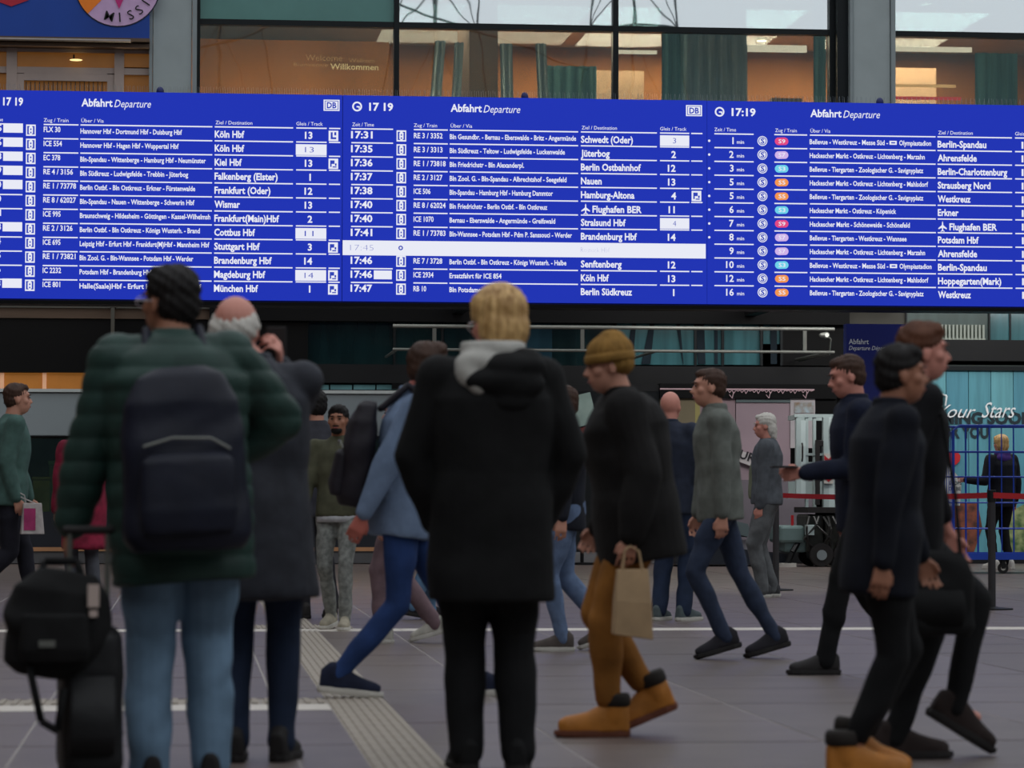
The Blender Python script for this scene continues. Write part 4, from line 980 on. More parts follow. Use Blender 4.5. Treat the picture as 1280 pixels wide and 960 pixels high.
def carried(name, label, cat, pr, loc):
    """top-level thing placed in the frame of a person"""
    M = Matrix.Translation(pr['root'].location) @ Matrix.Rotation(pr['root'].rotation_euler.z, 4, 'Z')
    return thing(name, label, cat, M @ Vector(loc), pr['root'].rotation_euler.z)
def glasses(pr, m):
    g = Sh(); HM = pr['HM']; root = pr['root']
    for q in (-1, 1):
        pts = [HM @ Vector((q*.033+.024*math.cos(a), .098, .008+.018*math.sin(a))) for a in [2*PI*i/12 for i in range(13)]]; g.path(pts, .0022, 5)
        g.tube(HM @ Vector((q*.057, .098, .012)), HM @ Vector((q*.084, -.01, .006)), .0025, n=5)
    g.tube(HM @ Vector((-.009, .099, .012)), HM @ Vector((.009, .099, .012)), .002, n=5)
    put('glasses', g, m, root)
def backpack(pr, m, label, w=.30, h=.46, d=.17, drop=.0, mdet=None):
    T = pr['T']; tz = pr['tz']; S = pr['S']
    t = thing('backpack', label, 'backpack', (0, 0, 0))
    W = Matrix.Translation(pr['root'].location) @ Matrix.Rotation(pr['root'].rotation_euler.z, 4, 'Z') @ T
    c = Vector((0, -.155*S-d/2, tz(.815)-h/2-drop)); M = W @ Matrix.Translation(c)
    t.location = W @ (c-Vector((0, 0, h/2)))
    inv = Matrix.Translation(-Vector(t.location))
    s = Sh(); s.loft([(0, 0, -h/2, w*.44, d*.42), (0, 0, -h/2+.04, w*.5, d*.52), (0, 0, 0, w*.5, d*.5), (0, .0, h*.3, w*.46, d*.42), (0, .01, h*.45, w*.34, d*.3), (0, .02, h/2, w*.2, d*.2)], inv @ M, p=3.2)
    voxel('pack_body', s, .01, m, t, 3, disp=wrinkle(.006, 10, 3))
    s = Sh(); s.loft([(0, -d*.5, -h*.42, w*.36, d*.2), (0, -d*.52, -h*.3, w*.39, d*.26), (0, -d*.5, -h*.02, w*.37, d*.2), (0, -d*.46, h*.02, w*.3, d*.12)], inv @ M, p=3.2)
    voxel('front_pocket', s, .01, m, t, 3, disp=wrinkle(.004, 12, 9))
    s = Sh(); s.path([inv @ M @ Vector(p) for p in ((-w*.33, -d*.6, h*.06), (-w*.1, -d*.62, h*.1), (w*.2, -d*.6, h*.09), (w*.35, -d*.52, h*.03))], .004)
    put('zip', s, mdet or m_rail, t)
    for q in (-1, 1):
        s = Sh(); pts = [c+Vector((q*w*.25, d*.5, h*.45)), Vector((q*.085, -.05, tz(.868))), Vector((q*.10, .08, tz(.83))), Vector((q*.12, .155*S, tz(.74))), Vector((q*.17, .06, tz(.62))), c+Vector((q*w*.45, d*.4, -h*.4))]
        pw = [inv @ W @ p for p in pts]
        s.chain(pw, [.016]*6, n=8, k=2); put('strap', s, m, t, sm=True)
    return t
BLK = cl('black_cloth', (21, 21, 22)); BLK2 = cl('black_trousers', (17, 17, 19)); JEAN = cl('light_jeans', (88, 118, 148), var=.35, scale=7); JEAND = cl('dark_jeans', (38, 50, 74), var=.35, scale=7)
HB = cl('hair_black', (24, 20, 20), .6); HW = cl('hair_white', (205, 200, 192), .7, .15, 30); HG = cl('hair_grey', (168, 160, 152), .7, .2, 30)
HBL = mat('hair_blonde', (222, 182, 122), .5, .5, 9, .2, stretch=(6, 6, .5), spec=.4, rgb2=(160, 120, 70)); HBR = cl('hair_brown', (70, 48, 38), .6)
# ---- centre woman
c1 = person('woman with short blond hair in a black jacket with pale grey collar, at the centre', 614, 364, 1.655, 0, feet=((-.085, .03, 0), (.095, -.02, 0)),
  hands=((-.185, .085, .515), (.185, .085, .515)), poles=((-1, -.2, -.1), (1, -.2, -.1)), lean=-1, head_yaw=22, head_pitch=8, skin=m_pinks, hair='bowl', hairm=HBL, jacket=BLK, hem=.352, flare=1.04, bulk=1.25,
  trousers=BLK2, legw=1.22, shoem=BLK, hoff=(.02, 0), headk=1.12, wr=.005)
T, tz, S, root = c1['T'], c1['tz'], c1['S'], c1['root']
s = Sh(); s.loft([(0, -.03, tz(.825), .115, .10), (0, -.03, tz(.85), .112, .10), (0, -.035, tz(.875), .115, .10), (0, -.03, tz(.888), .11, .095)], T, p=2.1); s.ell((-.045, -.085, tz(.842)), (.09, .08, .055), T); s.ell((-.075, -.09, tz(.822)), (.06, .07, .07), T); s.ell((-.06, -.12, tz(.80)), (.035, .05, .05), T)
voxel('pale_grey_collar', s, .0085, cl('pale_grey_fleece', (186, 184, 178), var=.15), root, 3, disp=wrinkle(.004, 14, 2))
s = Sh(); s.ell((.06, -.12, tz(.835)), (.12, .065, .05), T); s.ell((.05, -.135, tz(.80)), (.125, .06, .06), T); s.ell((.10, -.09, tz(.845)), (.07, .07, .05), T); s.ell((-.03, -.135, tz(.805)), (.08, .05, .045), T); s.ell((.05, -.13, tz(.765)), (.085, .05, .045), T)
voxel('hood', s, .0085, BLK, root, 4, disp=wrinkle(.005, 12, 5))
put('hem_slit', Sh().box(-.003, .003, -.158, -.150, tz(.352), tz(.40), T @ Matrix.Translation((.0, .0, 0))), m_sole_d, root)
put('stud', Sh().ell((-.035, -.152, tz(.364)), (.007, .006, .007), T), m_rail, root, sm=True)
for z in (.60, .505):
    R_ = Sh(); pts = [T @ Vector((.197*math.cos(a), .148*math.sin(a)-.002, tz(z))) for a in [PI+.35+(PI-.7)*i/16 for i in range(17)]]; R_.path(pts, .003, 5); put('seam', R_, BLK, root)
glasses(c1, mat('clear_frame', (210, 200, 205), .2, .05, spec=.8))
# ---- man in green jacket
gj = cl('green_puffer', (44, 68, 62), .55, .3, 10)
a1 = person('dark-haired man in a dark green quilted jacket and light jeans, wearing a backpack', 226, 385, 1.70, 4, feet=((-.10, .0, 0), (.11, .05, 0)), side=-3,
  hands=((-.36, .10, .475), (.14, .24, .62)), poles=((-1, -.1, .2), (1, -.1, .05)), lean=3, head_yaw=38, skin=m_skin2, hair='short', hairm=HB, jacket=gj, hem=.39, bulk=1.34, trousers=cl('faded_jeans', (118, 146, 172), var=.4, scale=6), legw=1.28,
  quilt=.008, collar=gj, hoff=(-.0, .02), shoem=m_sole_d, headk=1.04, flare=.97)
glasses(a1, mat('pale_frame', (200, 190, 200), .2, .05, spec=.8))
backpack(a1, cl('navy_nylon', (26, 29, 44), .5, .3, 8), 'navy backpack on the back of the man in the green jacket', w=.40, h=.58, d=.20, drop=.05)
# ---- older man phoning
b1 = person('balding white-haired man in a long charcoal coat holding a phone to his ear', 322, 352, 1.66, -8, feet=((-.08, .0, 0), (.09, .03, 0)), lean=2, side=-2,
  hands=((-.24, .1, .46), (.07, .10, .845)), poles=((-1, -.3, 0), (.62, -.1, -1)), head_yaw=-12, head_pitch=3, skin=m_pinks, hair='fringe', hairm=HW, jacket=cl('charcoal_coat', (56, 58, 66), .75), hem=.345, bulk=1.14, flare=1.12,
  trousers=JEAND, legw=1.0, curl=(.5, .75), palm=(None, Vector((-1, .2, 0))), shoem=m_sole_d, hoff=(-.06, 0), collar=cl('charcoal_coat', (44, 46, 54)), headk=1.08)
w_ = b1['wri'][1]; t = carried('phone', 'dark phone held at the ear of the white-haired man in the coat', 'phone', b1, w_+Vector((-.02, .03, .075)))
put('phone_body', Sh().box(-.035, .035, -.005, .005, -.07, .07), m_sole_d, t, bevel=.003); put('screen', Sh().box(-.03, .03, .005, .006, -.06, .06), mat('phone_glass', (20, 24, 30), .1, .05), t)
# ---- tan boot walker
must = cl('mustard_trousers', (150, 98, 42), var=.3, scale=9)
d1 = person('person in a mustard hat and dark coat striding left in mustard trousers and tan boots', 797, 317, 1.58, 90, feet=((-.05, .12, 0), (.05, -.06, .07)), footyaw=(0, 0), lean=9,
  hands=((-.24, .06, .50), (.22, .12, .52)), poles=((-.3, -1, 0), (.2, -1, 0)), head_pitch=8, skin=m_skin, hair='hat', hairm=cl('mustard_knit', (150, 112, 56), var=.3, scale=20), jacket=cl('black_coat', (26, 24, 24)), hem=.435, bulk=1.42, trousers=must, legw=1.12,
  shoem=mat('tan_leather', (186, 118, 46), .55, .25, 12, .2, spec=.3), solem=mat('boot_sole', (112, 62, 44), .7, .15), shoekind='boot', collar=cl('black_coat', (26, 24, 24)), shoek=1.08)
w_ = d1['wri'][0]; t = carried('paper_bag', 'kraft paper bag hanging from the hand of the walker in mustard trousers', 'bag', d1, w_+Vector((-.03, .0, -.40)))
kr = mat('kraft_paper', (182, 152, 116), .8, .2, 8, .2)
put('bag_body', Sh().rings([[Vector((-.05, -.075, 0)), Vector((.05, -.075, 0)), Vector((.05, .075, .02)), Vector((-.05, .075, .02))], [Vector((-.045, -.07, .14)), Vector((.045, -.07, .14)), Vector((.045, .07, .15)), Vector((-.045, .07, .15))], [Vector((-.02, -.06, .27)), Vector((.02, -.06, .27)), Vector((.02, .06, .27)), Vector((-.02, .06, .27))]]), kr, t, bevel=.004)
for q in (-.02, .02): put('handle', Sh().path([(q, -.04, .26), (q*.5, -.025, .34), (0, .01, .36), (q*.5, .03, .34), (q, .04, .26)], .004), kr, t)
# ---- bald man, back left of the white-haired man
e1 = person('bald man in a navy jacket and blue jeans standing behind the mustard-hat walker', 837, 165, 1.75, -35, feet=((-.09, .0, 0), (.10, .04, 0)), footyaw=(.1, -.2), skin=m_pinks, hair='none', hairm=HG, jacket=cl('navy_jacket', (40, 46, 62)), hem=.46, bulk=1.15,
  trousers=JEAND, legw=1.1, shoem=cl('grey_sneaker', (86, 96, 98)), solem=m_sole_w, collar=cl('navy_jacket', (40, 46, 62)), head_yaw=10)
# ---- white-haired man at right
f1 = person('white-haired man in an open dark jacket and grey jeans standing in profile facing left', 958, 133, 1.73, 78, feet=((-.09, .03, 0), (.09, -.05, 0)), hands=((-.19, .06, .475), (.2, .04, .47)), skin=m_pinks, hair='white_flow', hairm=HW,
  jacket=cl('slate_jacket', (88, 92, 98)), hem=.50, bulk=1.13, trousers=cl('grey_jeans', (104, 106, 108), var=.45, scale=9), legw=1.15, shoem=cl('dark_runner', (70, 70, 72), scale=30), solem=m_sole_w, head_yaw=6, head_pitch=4, vx=.011)
T = f1['T']; tz = f1['tz']
s = Sh(); s.loft([(0, .075, tz(.53), .085, .09), (0, .085, tz(.60), .085, .088), (0, .08, tz(.70), .085, .08), (0, .06, tz(.80), .06, .05)], T); voxel('olive_shirt', s, .012, cl('olive_shirt', (116, 120, 100)), f1['root'], 2, disp=wrinkle(.004))
# ---- ghost walker
g1 = person('walker in a grey-green jacket stepping left, between the bald man and the white-haired man', 900, 215, 1.70, 90, feet=((-.05, -.02, .05), (.06, -.33, .05)), footyaw=(0, 0), lean=4, hands=((-.2, .02, .47), (.2, .1, .48)), poles=((-.2, -1, 0), (.2, -1, 0)),
  skin=m_skin, hair='crop', hairm=HBR, jacket=cl('grey_green_jacket', (112, 116, 110)), hem=.47, bulk=1.02, trousers=cl('blue_grey_jeans', (52, 62, 84)), legw=.9, shoem=cl('dark_shoe', (42, 40, 46)), collar=cl('grey_green_jacket', (112, 116, 110)))
# ---- walker right with backpack
h1 = person('walker in a light blue jacket and blue jeans stepping right, wearing a backpack', 502, 266, 1.74, -90, feet=((-.05, .36, 0), (.06, -.30, .02)), footyaw=(0, 0), lean=7, hands=((-.2, .2, .48), (.2, -.2, .48)), poles=((-.2, -1, 0), (.2, -1, 0)),
  skin=mat('skin_ruddy', (176, 96, 84), .55, .1), hair='short', hairm=HBR, jacket=cl('light_blue_jacket', (112, 130, 158), var=.2), hem=.46, bulk=1.08, trousers=cl('blue_jeans', (38, 62, 112), var=.35, scale=8), legw=.9, shoem=cl('navy_sneaker', (28, 34, 56)), solem=m_sole_w, hoff=(0, .03), shoek=1.05, collar=cl('light_blue_jacket', (112, 130, 158)))
backpack(h1, cl('dark_nylon', (34, 30, 38), .6), 'dark backpack worn by the walker in the light blue jacket', w=.30, h=.5, d=.16)
# ---- people behind
i1 = person('person in mauve trousers and white sneakers, half hidden behind the light blue jacket', 500, 195, 1.58, 75, feet=((-.06, .10, 0), (.06, -.22, .05)), footyaw=(0, 0), hair='long', hairm=HBR, jacket=cl('plum_coat', (60, 44, 56)), hem=.40, trousers=cl('mauve_trousers', (120, 98, 104), scale=12), legw=1.05, shoem=cl('white_sneaker', (190, 186, 176)), solem=m_sole_w)
j1 = person('person in faded light jeans at the back beside the woman in black', 528, 163, 1.62, -60, feet=((-.08, .12, 0), (.08, -.15, .03)), hair='short', hairm=HBR, jacket=cl('dusty_blue_coat', (70, 80, 104)), hem=.45, trousers=JEAN, legw=1.05, shoem=cl('dark_shoe', (42, 40, 46)))
k1 = person('man in a dark grey suit coat and black shoes walking away behind the phoning man', 395, 163, 1.76, 15, feet=((-.08, .05, 0), (.09, -.12, .03)), hair='short', hairm=HB, jacket=cl('grey_suit', (52, 52, 60), .8), hem=.44, bulk=1.12, trousers=cl('dark_grey_trousers', (40, 38, 44)), legw=1.05, shoem=m_sole_d)
l1_ = person('dark-haired bearded person in an olive jacket and pale patterned trousers, facing the camera', 423, 177, 1.59, 165, feet=((-.08, .1, 0), (.08, -.1, .02)), hair='short', hairm=HB, skin=m_skin2, jacket=cl('olive_jacket', (84, 84, 66)), hem=.50, bulk=.98, trousers=cl('pale_patterned', (136, 138, 134), var=.5, scale=26), legw=.92, shoem=cl('cream_shoe', (170, 162, 144)), solem=m_sole_w, hands=((-.24, .1, .5), (.24, .1, .5)))
HM = l1_['HM']; s = Sh(); s.ell((0, .052, -.075), (.045, .038, .034), HM); s.ell((0, .086, -.042), (.028, .012, .007), HM); put('beard', s, HB, l1_['root'], sm=True)
tag(l1_['root'], l1_['root']['label'], 'person')
s = Sh(); T = l1_['T']; tz = l1_['tz']; s.loft([(0, 0, tz(.475), .155, .115), (0, 0, tz(.51), .155, .115)], T); put('white_shirt_hem', s, cl('white_shirt', (196, 196, 200)), l1_['root'], sm=True)
mm = person('walker in a teal-green jacket and dark trousers at the left edge of the hall', 8, 160, 1.84, -80, feet=((-.05, .22, 0), (.05, -.28, .09)), footyaw=(0, 0), lean=5, hair='crop', hairm=HBR, hands=((-.2, .2, .5), (.22, .05, .50)), poles=((-.2, -1, 0), (.2, -1, 0)), jacket=cl('teal_jacket', (76, 104, 98)), hem=.47, bulk=1.12, trousers=cl('dark_trousers', (34, 34, 44)), shoem=m_sole_d)
w_ = mm['wri'][1]; t = carried('shopping_bag', 'small bag with pink and white panels carried by the walker at the left edge', 'bag', mm, w_+Vector((.03, .12, -.28)))
put('bag_body', Sh().rings([[Vector((-.05, -.09, 0)), Vector((.05, -.09, 0)), Vector((.05, .09, 0)), Vector((-.05, .09, 0))], [Vector((-.03, -.07, .24)), Vector((.03, -.07, .24)), Vector((.03, .07, .24)), Vector((-.03, .07, .24))]]), cl('bag_white', (186, 178, 176)), t, bevel=.005)
put('pink_panel', Sh().box(.046, .052, -.07, .02, .03, .2), cl('bag_pink', (170, 60, 110)), t); put('handle', Sh().path([(0, -.05, .235), (0, -.06, .3), (0, -.1, .32), (0, -.12, .3), (0, .03, .235)], .005), cl('bag_white', (186, 178, 176)), t)
n1 = person('white-haired woman in a red coat holding up a phone at the left', 106, 150, 1.65, 20, feet=((-.08, .03, 0), (.09, -.03, 0)), hair='bowl', hairm=HW, skin=m_skin, jacket=cl('crimson_coat', (146, 40, 66), var=.45, scale=12), hem=.30, flare=1.05, bulk=1.08, trousers=cl('grey_slacks', (90, 92, 100)), shoem=m_sole_d, hands=((-.24, .05, .46), (.17, .22, .66)), poles=((-1, -.4, 0), (1, -.3, -.3)))
w_ = n1['wri'][1]; t = carried('phone', 'pale phone held up by the white-haired woman in the red coat', 'phone', n1, w_+Vector((0, .07, .06)))
put('phone_body', Sh().box(-.035, .035, -.005, .005, -.07, .07), mat('phone_pale', (196, 180, 180), .3, .05), t, bevel=.003); put('screen', Sh().box(-.03, .03, -.0065, -.005, -.06, .06), MATS['phone_glass'], t)
q1 = person('person in pale blue jeans and taupe sneakers stepping left, hidden behind the woman in black', 706, 205, 1.62, 90, feet=((-.05, .02, 0), (.06, -.25, .06)), footyaw=(0, 0), hair='short', hairm=HBR, jacket=cl('ink_jacket', (34, 36, 46)), hem=.45, trousers=cl('pale_jeans', (112, 132, 166), var=.35), legw=.95, shoem=cl('taupe_sneaker', (88, 80, 76)), solem=m_sole_w)
# ---- right-hand group
o1 = person('man in a navy jacket walking left and looking at a phone, at the right', 1080, 235, 1.72, 90, feet=((-.05, .22, 0), (.05, -.25, .06)), footyaw=(0, 0), lean=6, hands=((-.10, .34, .62), (.2, .05, .46)), poles=((-.3, -1, -.3), (.2, -1, 0)), head_pitch=14, hair='crop', hairm=HBR, skin=m_pinks,
  jacket=cl('navy_coat', (24, 30, 50)), hem=.45, bulk=1.12, trousers=BLK2, shoem=m_sole_d, collar=cl('navy_coat', (24, 30, 50)), curl=(.5, .5))
w_ = o1['wri'][0]; t = carried('phone', 'dark phone in the hand of the man in the navy jacket at right', 'phone', o1, w_+Vector((.0, .11, .03)))
put('phone_body', Sh().box(-.035, .035, -.07, .07, -.005, .005), m_sole_d, t, bevel=.003); put('screen', Sh().box(-.03, .03, -.06, .06, .005, .0065), MATS['phone_glass'], t)
o2 = person('brown-haired walker all in black with dark brown sneakers stepping right', 1130, 345, 1.585, -90, feet=((-.05, .20, .10), (.06, -.05, .0)), footyaw=(0, 0), lean=5, hands=((-.2, .25, .44), (.21, -.16, .485)), poles=((-.2, -1, 0), (.3, -1, 0)), hair='short', hairm=cl('hair_chestnut', (96, 58, 40), .6), skin=m_pinks,
  jacket=cl('soft_black', (18, 18, 22)), hem=.44, bulk=1.15, trousers=BLK2, legw=.95, shoem=cl('brown_black_sneaker', (48, 38, 36)), shoek=1.1, sleeve_end=.70, collar=cl('soft_black', (18, 18, 22)), twist=0)
t = carried('shoulder_bag', 'black shoulder bag hanging at the side of the walker in dark brown sneakers', 'bag', o2, Vector((.27, .04, .45)))
s = Sh(); s.loft([(0, 0, 0, .035, .13), (0, 0, .03, .05, .15), (0, 0, .18, .05, .15), (0, 0, .27, .03, .13), (0, 0, .30, .012, .11)], p=2.6); voxel('bag_body', s, .01, BLK, t, 3, disp=wrinkle(.007, 14, 4))
put('pocket', Sh().loft([(.04, 0, .04, .012, .10), (.045, 0, .10, .018, .11), (.035, 0, .17, .010, .10)], p=3), BLK, t, sm=True)
put('strap', Sh().path([(0, -.10, .28), (-.03, -.09, .5), (-.07, -.06, .78), (-.13, -.02, .85), (-.07, .05, .78), (-.03, .09, .5), (0, .10, .28)], .008), BLK, t)
o3 = person('short person in a dark coat and tan leather boots walking right, at the right', 1102, 374, 1.46, -90, feet=((-.05, -.08, .03), (.06, -.12, .0)), footyaw=(0, 0), lean=5, hands=((-.2, .2, .46), (.2, -.05, .46)), poles=((-.2, -1, 0), (.3, -1, 0)), hair='short', hairm=HB, skin=m_skin2,
  jacket=cl('blue_black_coat', (16, 19, 30)), hem=.42, bulk=1.1, trousers=BLK2, legw=1.0, shoem=MATS['tan_leather'], solem=MATS['boot_sole'], shoekind='boot', shoek=1.15, collar=cl('blue_black_coat', (16, 19, 30)))
p1 = person('blond person in a dark coat and purple scarf standing behind the blue cage trolley', 1252, 96, 1.76, 25, feet=((-.10, .03, 0), (.11, -.03, 0)), hair='bowl', hairm=HBL, skin=m_pinks, jacket=cl('blue_black_jacket', (22, 24, 32)), hem=.46, bulk=1.1, trousers=BLK2, shoem=m_sole_w, solem=m_sole_w, hands=((-.42, .2, .66), (.27, .05, .5)), poles=((-.2, -.4, -1), (.5, -1, 0)))
s = Sh(); T, tz = p1['T'], p1['tz']; s.ell((0, -.01, tz(.855)), (.12, .11, .05), T); s.ell((-.02, -.08, tz(.82)), (.12, .06, .06), T); voxel('purple_scarf', s, .014, cl('purple_cloth', (72, 46, 120)), p1['root'], 3, disp=wrinkle(.008, 16))
# ================================================================== LUGGAGE
sc_ = cl('suitcase_black', (26, 26, 28), .5)
v = stand(114, 396)
t = thing('suitcase', 'black trolley suitcase on the floor at lower left beside the man in the green jacket', 'suitcase', v, math.radians(6))
s = Sh(); s.loft([(0, 0, .07, .088, .15), (0, 0, .10, .10, .165), (0, 0, .40, .10, .165), (0, 0, .50, .095, .155), (0, 0, .53, .075, .13)], p=4.5); voxel('shell', s, .009, sc_, t, 3, disp=wrinkle(.002, 9))
for z in (.20, .38): put('seam', Sh().loft([(0, 0, z-.003, .102, .1665), (0, 0, z+.003, .102, .1665)], p=4.5), sc_, t)
put('front_pocket', Sh().loft([(-.005, -.165, .14, .07, .02), (-.005, -.17, .20, .075, .025), (-.005, -.165, .38, .07, .02)], p=4), sc_, t, sm=True)
for x in (-.07, .07):
    for y in (-.12, .12):
        wv = put('wheel', Sh().tube((x-.014, y, .032), (x+.014, y, .032), .032, n=16), m_sole_d, t); put('wheel_fork', Sh().box(x-.02, x+.02, y-.012, y+.012, .04, .09), m_dark, wv)
for x in (-.06, .06): put('handle_tube', Sh().tube((x, .1, .5), (x, .1, .82), .008, n=8), m_rail, t)
put('handle_grip', Sh().cap((-.07, .1, .83), (.07, .1, .83), .014), m_sole_d, t, sm=True)
v2 = Vector(v)+Vector((-.10, -.09, .545))
t = thing('travel_bag', 'black travel bag riding on top of the suitcase at lower left', 'bag', v2, math.radians(4))
s = Sh(); s.loft([(0, 0, -.17, .10, .07), (0, 0, -.14, .145, .10), (0, 0, 0, .165, .12), (.0, 0, .10, .15, .10), (.01, 0, .16, .09, .05)], Matrix.Rotation(math.radians(8), 4, 'Y'), p=3); voxel('bag_body', s, .009, BLK, t, 3, disp=wrinkle(.007, 12, 2))
s = Sh(); s.loft([(-.01, -.115, -.12, .10, .03), (-.01, -.125, -.08, .11, .035), (-.01, -.12, .03, .10, .03)], p=3.4); voxel('outer_pocket', s, .009, BLK, t, 2)
put('shoulder_strap', Sh().path([(-.10, -.05, .05), (-.09, -.11, -.12), (-.05, -.12, -.30), (.0, -.11, -.33), (.02, -.10, -.2)], .012, 8), BLK, t, sm=True)
put('buckle', Sh().box(.09, .125, -.115, -.10, .05, .12).box(.095, .12, -.12, -.105, .02, .04), m_cream, t); put('badge', Sh().box(-.06, -.01, -.166, -.158, -.07, -.05), m_rail, t)
put('carry_handle', Sh().path([(-.06, 0, .12), (-.04, 0, .19), (.06, 0, .19), (.08, 0, .12)], .012, 8), BLK, t, sm=True)
# ================================================================== BARRIER
m_belt = mat('red_belt', (176, 26, 34), .6, .1, 5)
posts = [ground(1240, 762), ground(970, 738)]
for q, (v, lab) in enumerate(zip(posts, ('black barrier post with red belt in front of the blue cage trolley', 'black barrier post hidden behind the white-haired man'))):
    t = thing('barrier_post', lab, 'barrier', v, group=None)
    put('base', Sh().loft([(0, 0, 0, .175, .175), (0, 0, .012, .175, .175), (0, 0, .022, .06, .06), (0, 0, .03, .03, .03)], p=2, n=32), m_dark, t, sm=False)
    put('pole', Sh().tube((0, 0, .02), (0, 0, .92), .032, n=16), mat('post_grey', (56, 54, 56), .45, .1, metal=.2), t); put('belt_head', Sh().tube((0, 0, .90), (0, 0, 1.0), .038, n=16), m_dark, t, bevel=.004)
def belt(a, b, lab):
    a, b = Vector(a), Vector(b); N = 14; top, bot = [], []
    for i in range(N+1):
        f = i/N; p = a.lerp(b, f); p.z = .955-.05*4*f*(1-f)*.4; top.append(p+Vector((0, 0, .024))); bot.append(p-Vector((0, 0, .024)))
    s = Sh(); s.rings([[tp, tp+Vector((0, .003, 0)), bp+Vector((0, .003, 0)), bp] for tp, bp in zip(top, bot)]); tag(put('barrier_belt', s, m_belt), lab, 'barrier belt')
d = (posts[1]-posts[0]).normalized()
belt(posts[0]+d*.04, posts[1]-d*.04, 'red retractable belt running left from the barrier post to the white-haired man')
belt(posts[0]-d*.04, posts[0]+Vector((2.0, .35, 0)), 'red retractable belt running right from the barrier post out of view')
# ================================================================== CAGE TROLLEY
v = ground(1245, 716); m_bl = mat('cage_blue', (24, 66, 176), .4, .15, 4, spec=.5)
t = thing('cage_trolley', 'blue wire cage trolley standing in front of the turquoise poster', 'trolley', v, math.radians(-3))
x0, x1, y0, y1, z0, z1 = -.60, .75, -.35, .35, .20, 1.82
put('base_frame', Sh().box(x0-.03, x1+.03, y0-.03, y0+.02, .17, .25).box(x0-.03, x1+.03, y1-.02, y1+.03, .17, .25).box(x0-.03, x0+.02, y0+.02, y1-.02, .17, .25).box(x1-.02, x1+.03, y0+.02, y1-.02, .17, .25), m_bl, t)
put('deck', Sh().box(x0+.02, x1-.02, y0+.02, y1-.02, .19, .21), m_bl, t)
for (x, y) in ((x0, y0), (x1, y0), (x0, y1), (x1, y1)): put('corner_post', Sh().tube((x, y, z0), (x, y, z1-.06), .017, n=8), m_bl, t)
for y in (y0, y1):
    put('top_rail', Sh().path([(x0, y, z1-.06), (x0+.08, y, z1), (x1-.08, y, z1), (x1, y, z1-.06)], .014, 8), m_bl, t)
    for z in (.55, .87, 1.19, 1.50): put('side_rail', Sh().tube((x0, y, z), (x1, y, z), .0085), m_bl, t)
    n = 9
    for i in range(1, n): put('upright_wire', Sh().tube((x0+(x1-x0)*i/n, y, z0), (x0+(x1-x0)*i/n, y, z1-.0), .006 if i % 3 else .010), m_bl, t)
for x in (x0, x1):
    for z in (.55, .87, 1.19, 1.50, 1.74): put('end_rail', Sh().tube((x, y0, z), (x, y1, z), .0085), m_bl, t)
    for i in range(1, 5): put('upright_wire', Sh().tube((x, y0+(y1-y0)*i/5, z0), (x, y0+(y1-y0)*i/5, 1.74), .006), m_bl, t)
for (x, y) in ((x0+.12, y0+.03), (x1-.12, y0+.03), (x0+.12, y1-.03), (x1-.12, y1-.03), (x0+.62, y0+.03)):
    cs = put('caster', Sh().tube((x-.018, y, .065), (x+.018, y, .065), .065, n=18) if 0 else Sh().tube((x, y-.018, .065), (x, y+.018, .065), .065, n=18), m_sole_d, t)
    put('hub', Sh().tube((x, y-.022, .065), (x, y-.017, .065), .03, n=12), m_sole_w, cs); put('fork', Sh().box(x-.025, x+.025, y-.03, y-.023, .06, .17).box(x-.025, x+.025, y+.023, y+.03, .06, .17), m_dark, cs)
# ================================================================== WORK PLATFORM
v = ground(1020, 708); m_pf = mat('platform_white', (176, 192, 190), .5, .1, 3)
t = thing('work_platform', 'white lifting work platform on a dark wheeled chassis beside the mauve shopfront', 'machine', v)
k = 1/95.0*FPX*0+1/(FPX/ v.y*1.0)
def X(px): return (px-1020)*k
def Z(py): return (708-py)*k
for (a, b, c, d_, nm, m) in ((994, 520, 1000, 622, 'corner_post', m_pf), (1000, 523, 1006, 622, 'side_plate', mat('platform_side', (196, 212, 210), .5, .05)), (1029, 519, 1036, 634, 'mast_plate', m_pf), (1036, 519, 1044, 634, 'mast_plate', MATS['platform_side'])):
    put(nm, Sh().box(X(a), X(c), -.05, .05, Z(d_), Z(b)), m, t)
for (a, b, yy, h) in ((992, 1066, 517, 4), (1006, 1029, 566, 3), (1006, 1030, 577, 2.5), (1021, 1066, 597, 3), (994, 1029, 580, 2)):
    put('cross_rail', Sh().box(X(a), X(b), -.04, .04, Z(yy)-h*k/2, Z(yy)+h*k/2), m_pf, t)
for px in (1008, 1018, 1056, 1066): put('guard_post', Sh().box(X(px)-.02, X(px)+.02, -.03, .03, Z(634), Z(517)), m_pf, t)
put('back_gate', Sh().box(X(994), X(1066), .5, .54, Z(622), Z(600)), m_pf, t); put('back_rail', Sh().box(X(994), X(1066), .5, .54, Z(522), Z(516)).box(X(994), X(998), .04, .5, Z(522), Z(516)).box(X(1062), X(1066), .04, .5, Z(522), Z(516)), m_pf, t)
put('control_lever', Sh().path([(X(1001), -.07, Z(575)), (X(1001), -.1, Z(570)), (X(1001), -.1, Z(556)), (X(1001), -.07, Z(552))], .012), m_sole_d, t)
put('black_mast', Sh().box(X(1018), X(1023), -.12, -.06, Z(630), Z(548)), m_sole_d, t)
put('handle_box', Sh().box(X(1020), X(1028), -.1, .0, Z(556), Z(548)), m_sole_d, t, bevel=.01)
put('hazard_plate', Sh().box(X(1029), X(1041), -.075, -.06, Z(603), Z(565)), m_sole_w, t)
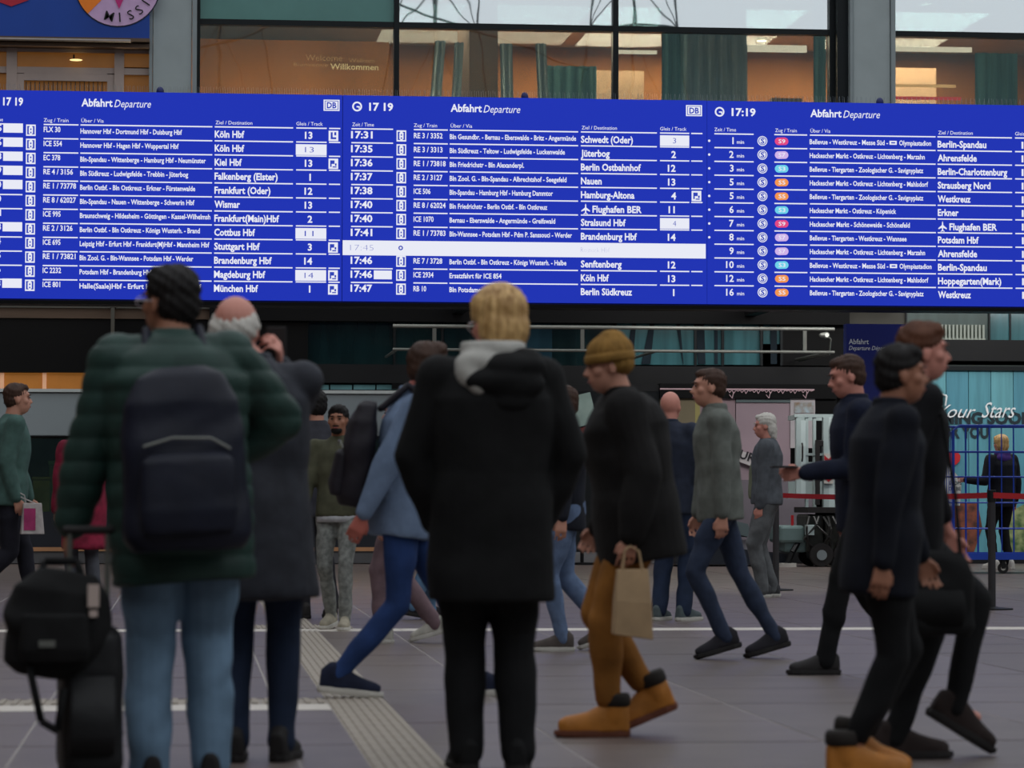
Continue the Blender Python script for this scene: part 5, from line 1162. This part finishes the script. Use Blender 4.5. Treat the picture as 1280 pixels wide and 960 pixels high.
for i, yy in enumerate((571, 582, 594)):
    A = [(X(1029.5), Z(yy-4)), (X(1035), Z(yy+1)), (X(1040.5), Z(yy-4)), (X(1040.5), Z(yy+2)), (X(1035), Z(yy+7)), (X(1029.5), Z(yy+2))]
    put('red_chevron', Sh().prism(A[::-1], -.079, -.0755), m_belt, t)
put('deck_plate', Sh().box(X(1003), X(1066), -.35, .6, Z(640), Z(633)), m_sole_d, t)
put('engine_housing', Sh().box(X(968), X(1000), -.3, .5, Z(678), Z(656)).box(X(975), X(1004), -.25, .45, Z(690), Z(672)), mat('housing_grey', (110, 132, 130), .5, .2, 4), t, bevel=.04)
put('white_box', Sh().box(X(1000), X(1010), -.42, -.3, Z(668), Z(655)), m_pf, t, bevel=.005)
put('red_lamp', Sh().tube((X(986), -.2, Z(656)), (X(986), -.2, Z(643)), .02), m_belt, t)
s = Sh()
random.seed(3)
for i in range(9):
    xx = X(1005+i*6); s.path([(xx, -.34, Z(645)), (xx+random.uniform(-.1, .1), -.42, Z(658+random.uniform(-4, 4))), (xx+random.uniform(-.15, .15), -.4, Z(672)), (xx+random.uniform(-.1, .1), -.3, Z(690))], .017, 6)
put('hydraulic_hoses', s, mat('hose_black', (44, 44, 42), .4, .2, 6), t)
for i, (a, b) in enumerate(((1002, 1024), (1026, 1046), (1048, 1064))): put('chassis_block', Sh().box(X(a), X(b), -.3, .4, Z(690), Z(642)), mat('chassis_mottled', (48, 50, 44), .5, .5, 14, .3), t, bevel=.03)
for px in (1020, 1050):
    for y in (-.34, .4): 
        wv = put('wheel', Sh().tube((X(px), y-.05, .16), (X(px), y+.05, .16), .16, n=20), m_sole_d, t, bevel=.01); put('hub', Sh().tube((X(px), y-.06, .16), (X(px), y-.045, .16), .07, n=12), m_coledge, wv)
put('outrigger', Sh().path([(X(996), -.2, Z(672)), (X(984), -.3, Z(690)), (X(978), -.3, .05)], .04), m_dark, t); put('outrigger_foot', Sh().tube((X(978), -.3, .0), (X(978), -.3, .05), .12, n=14), m_sole_w, t)
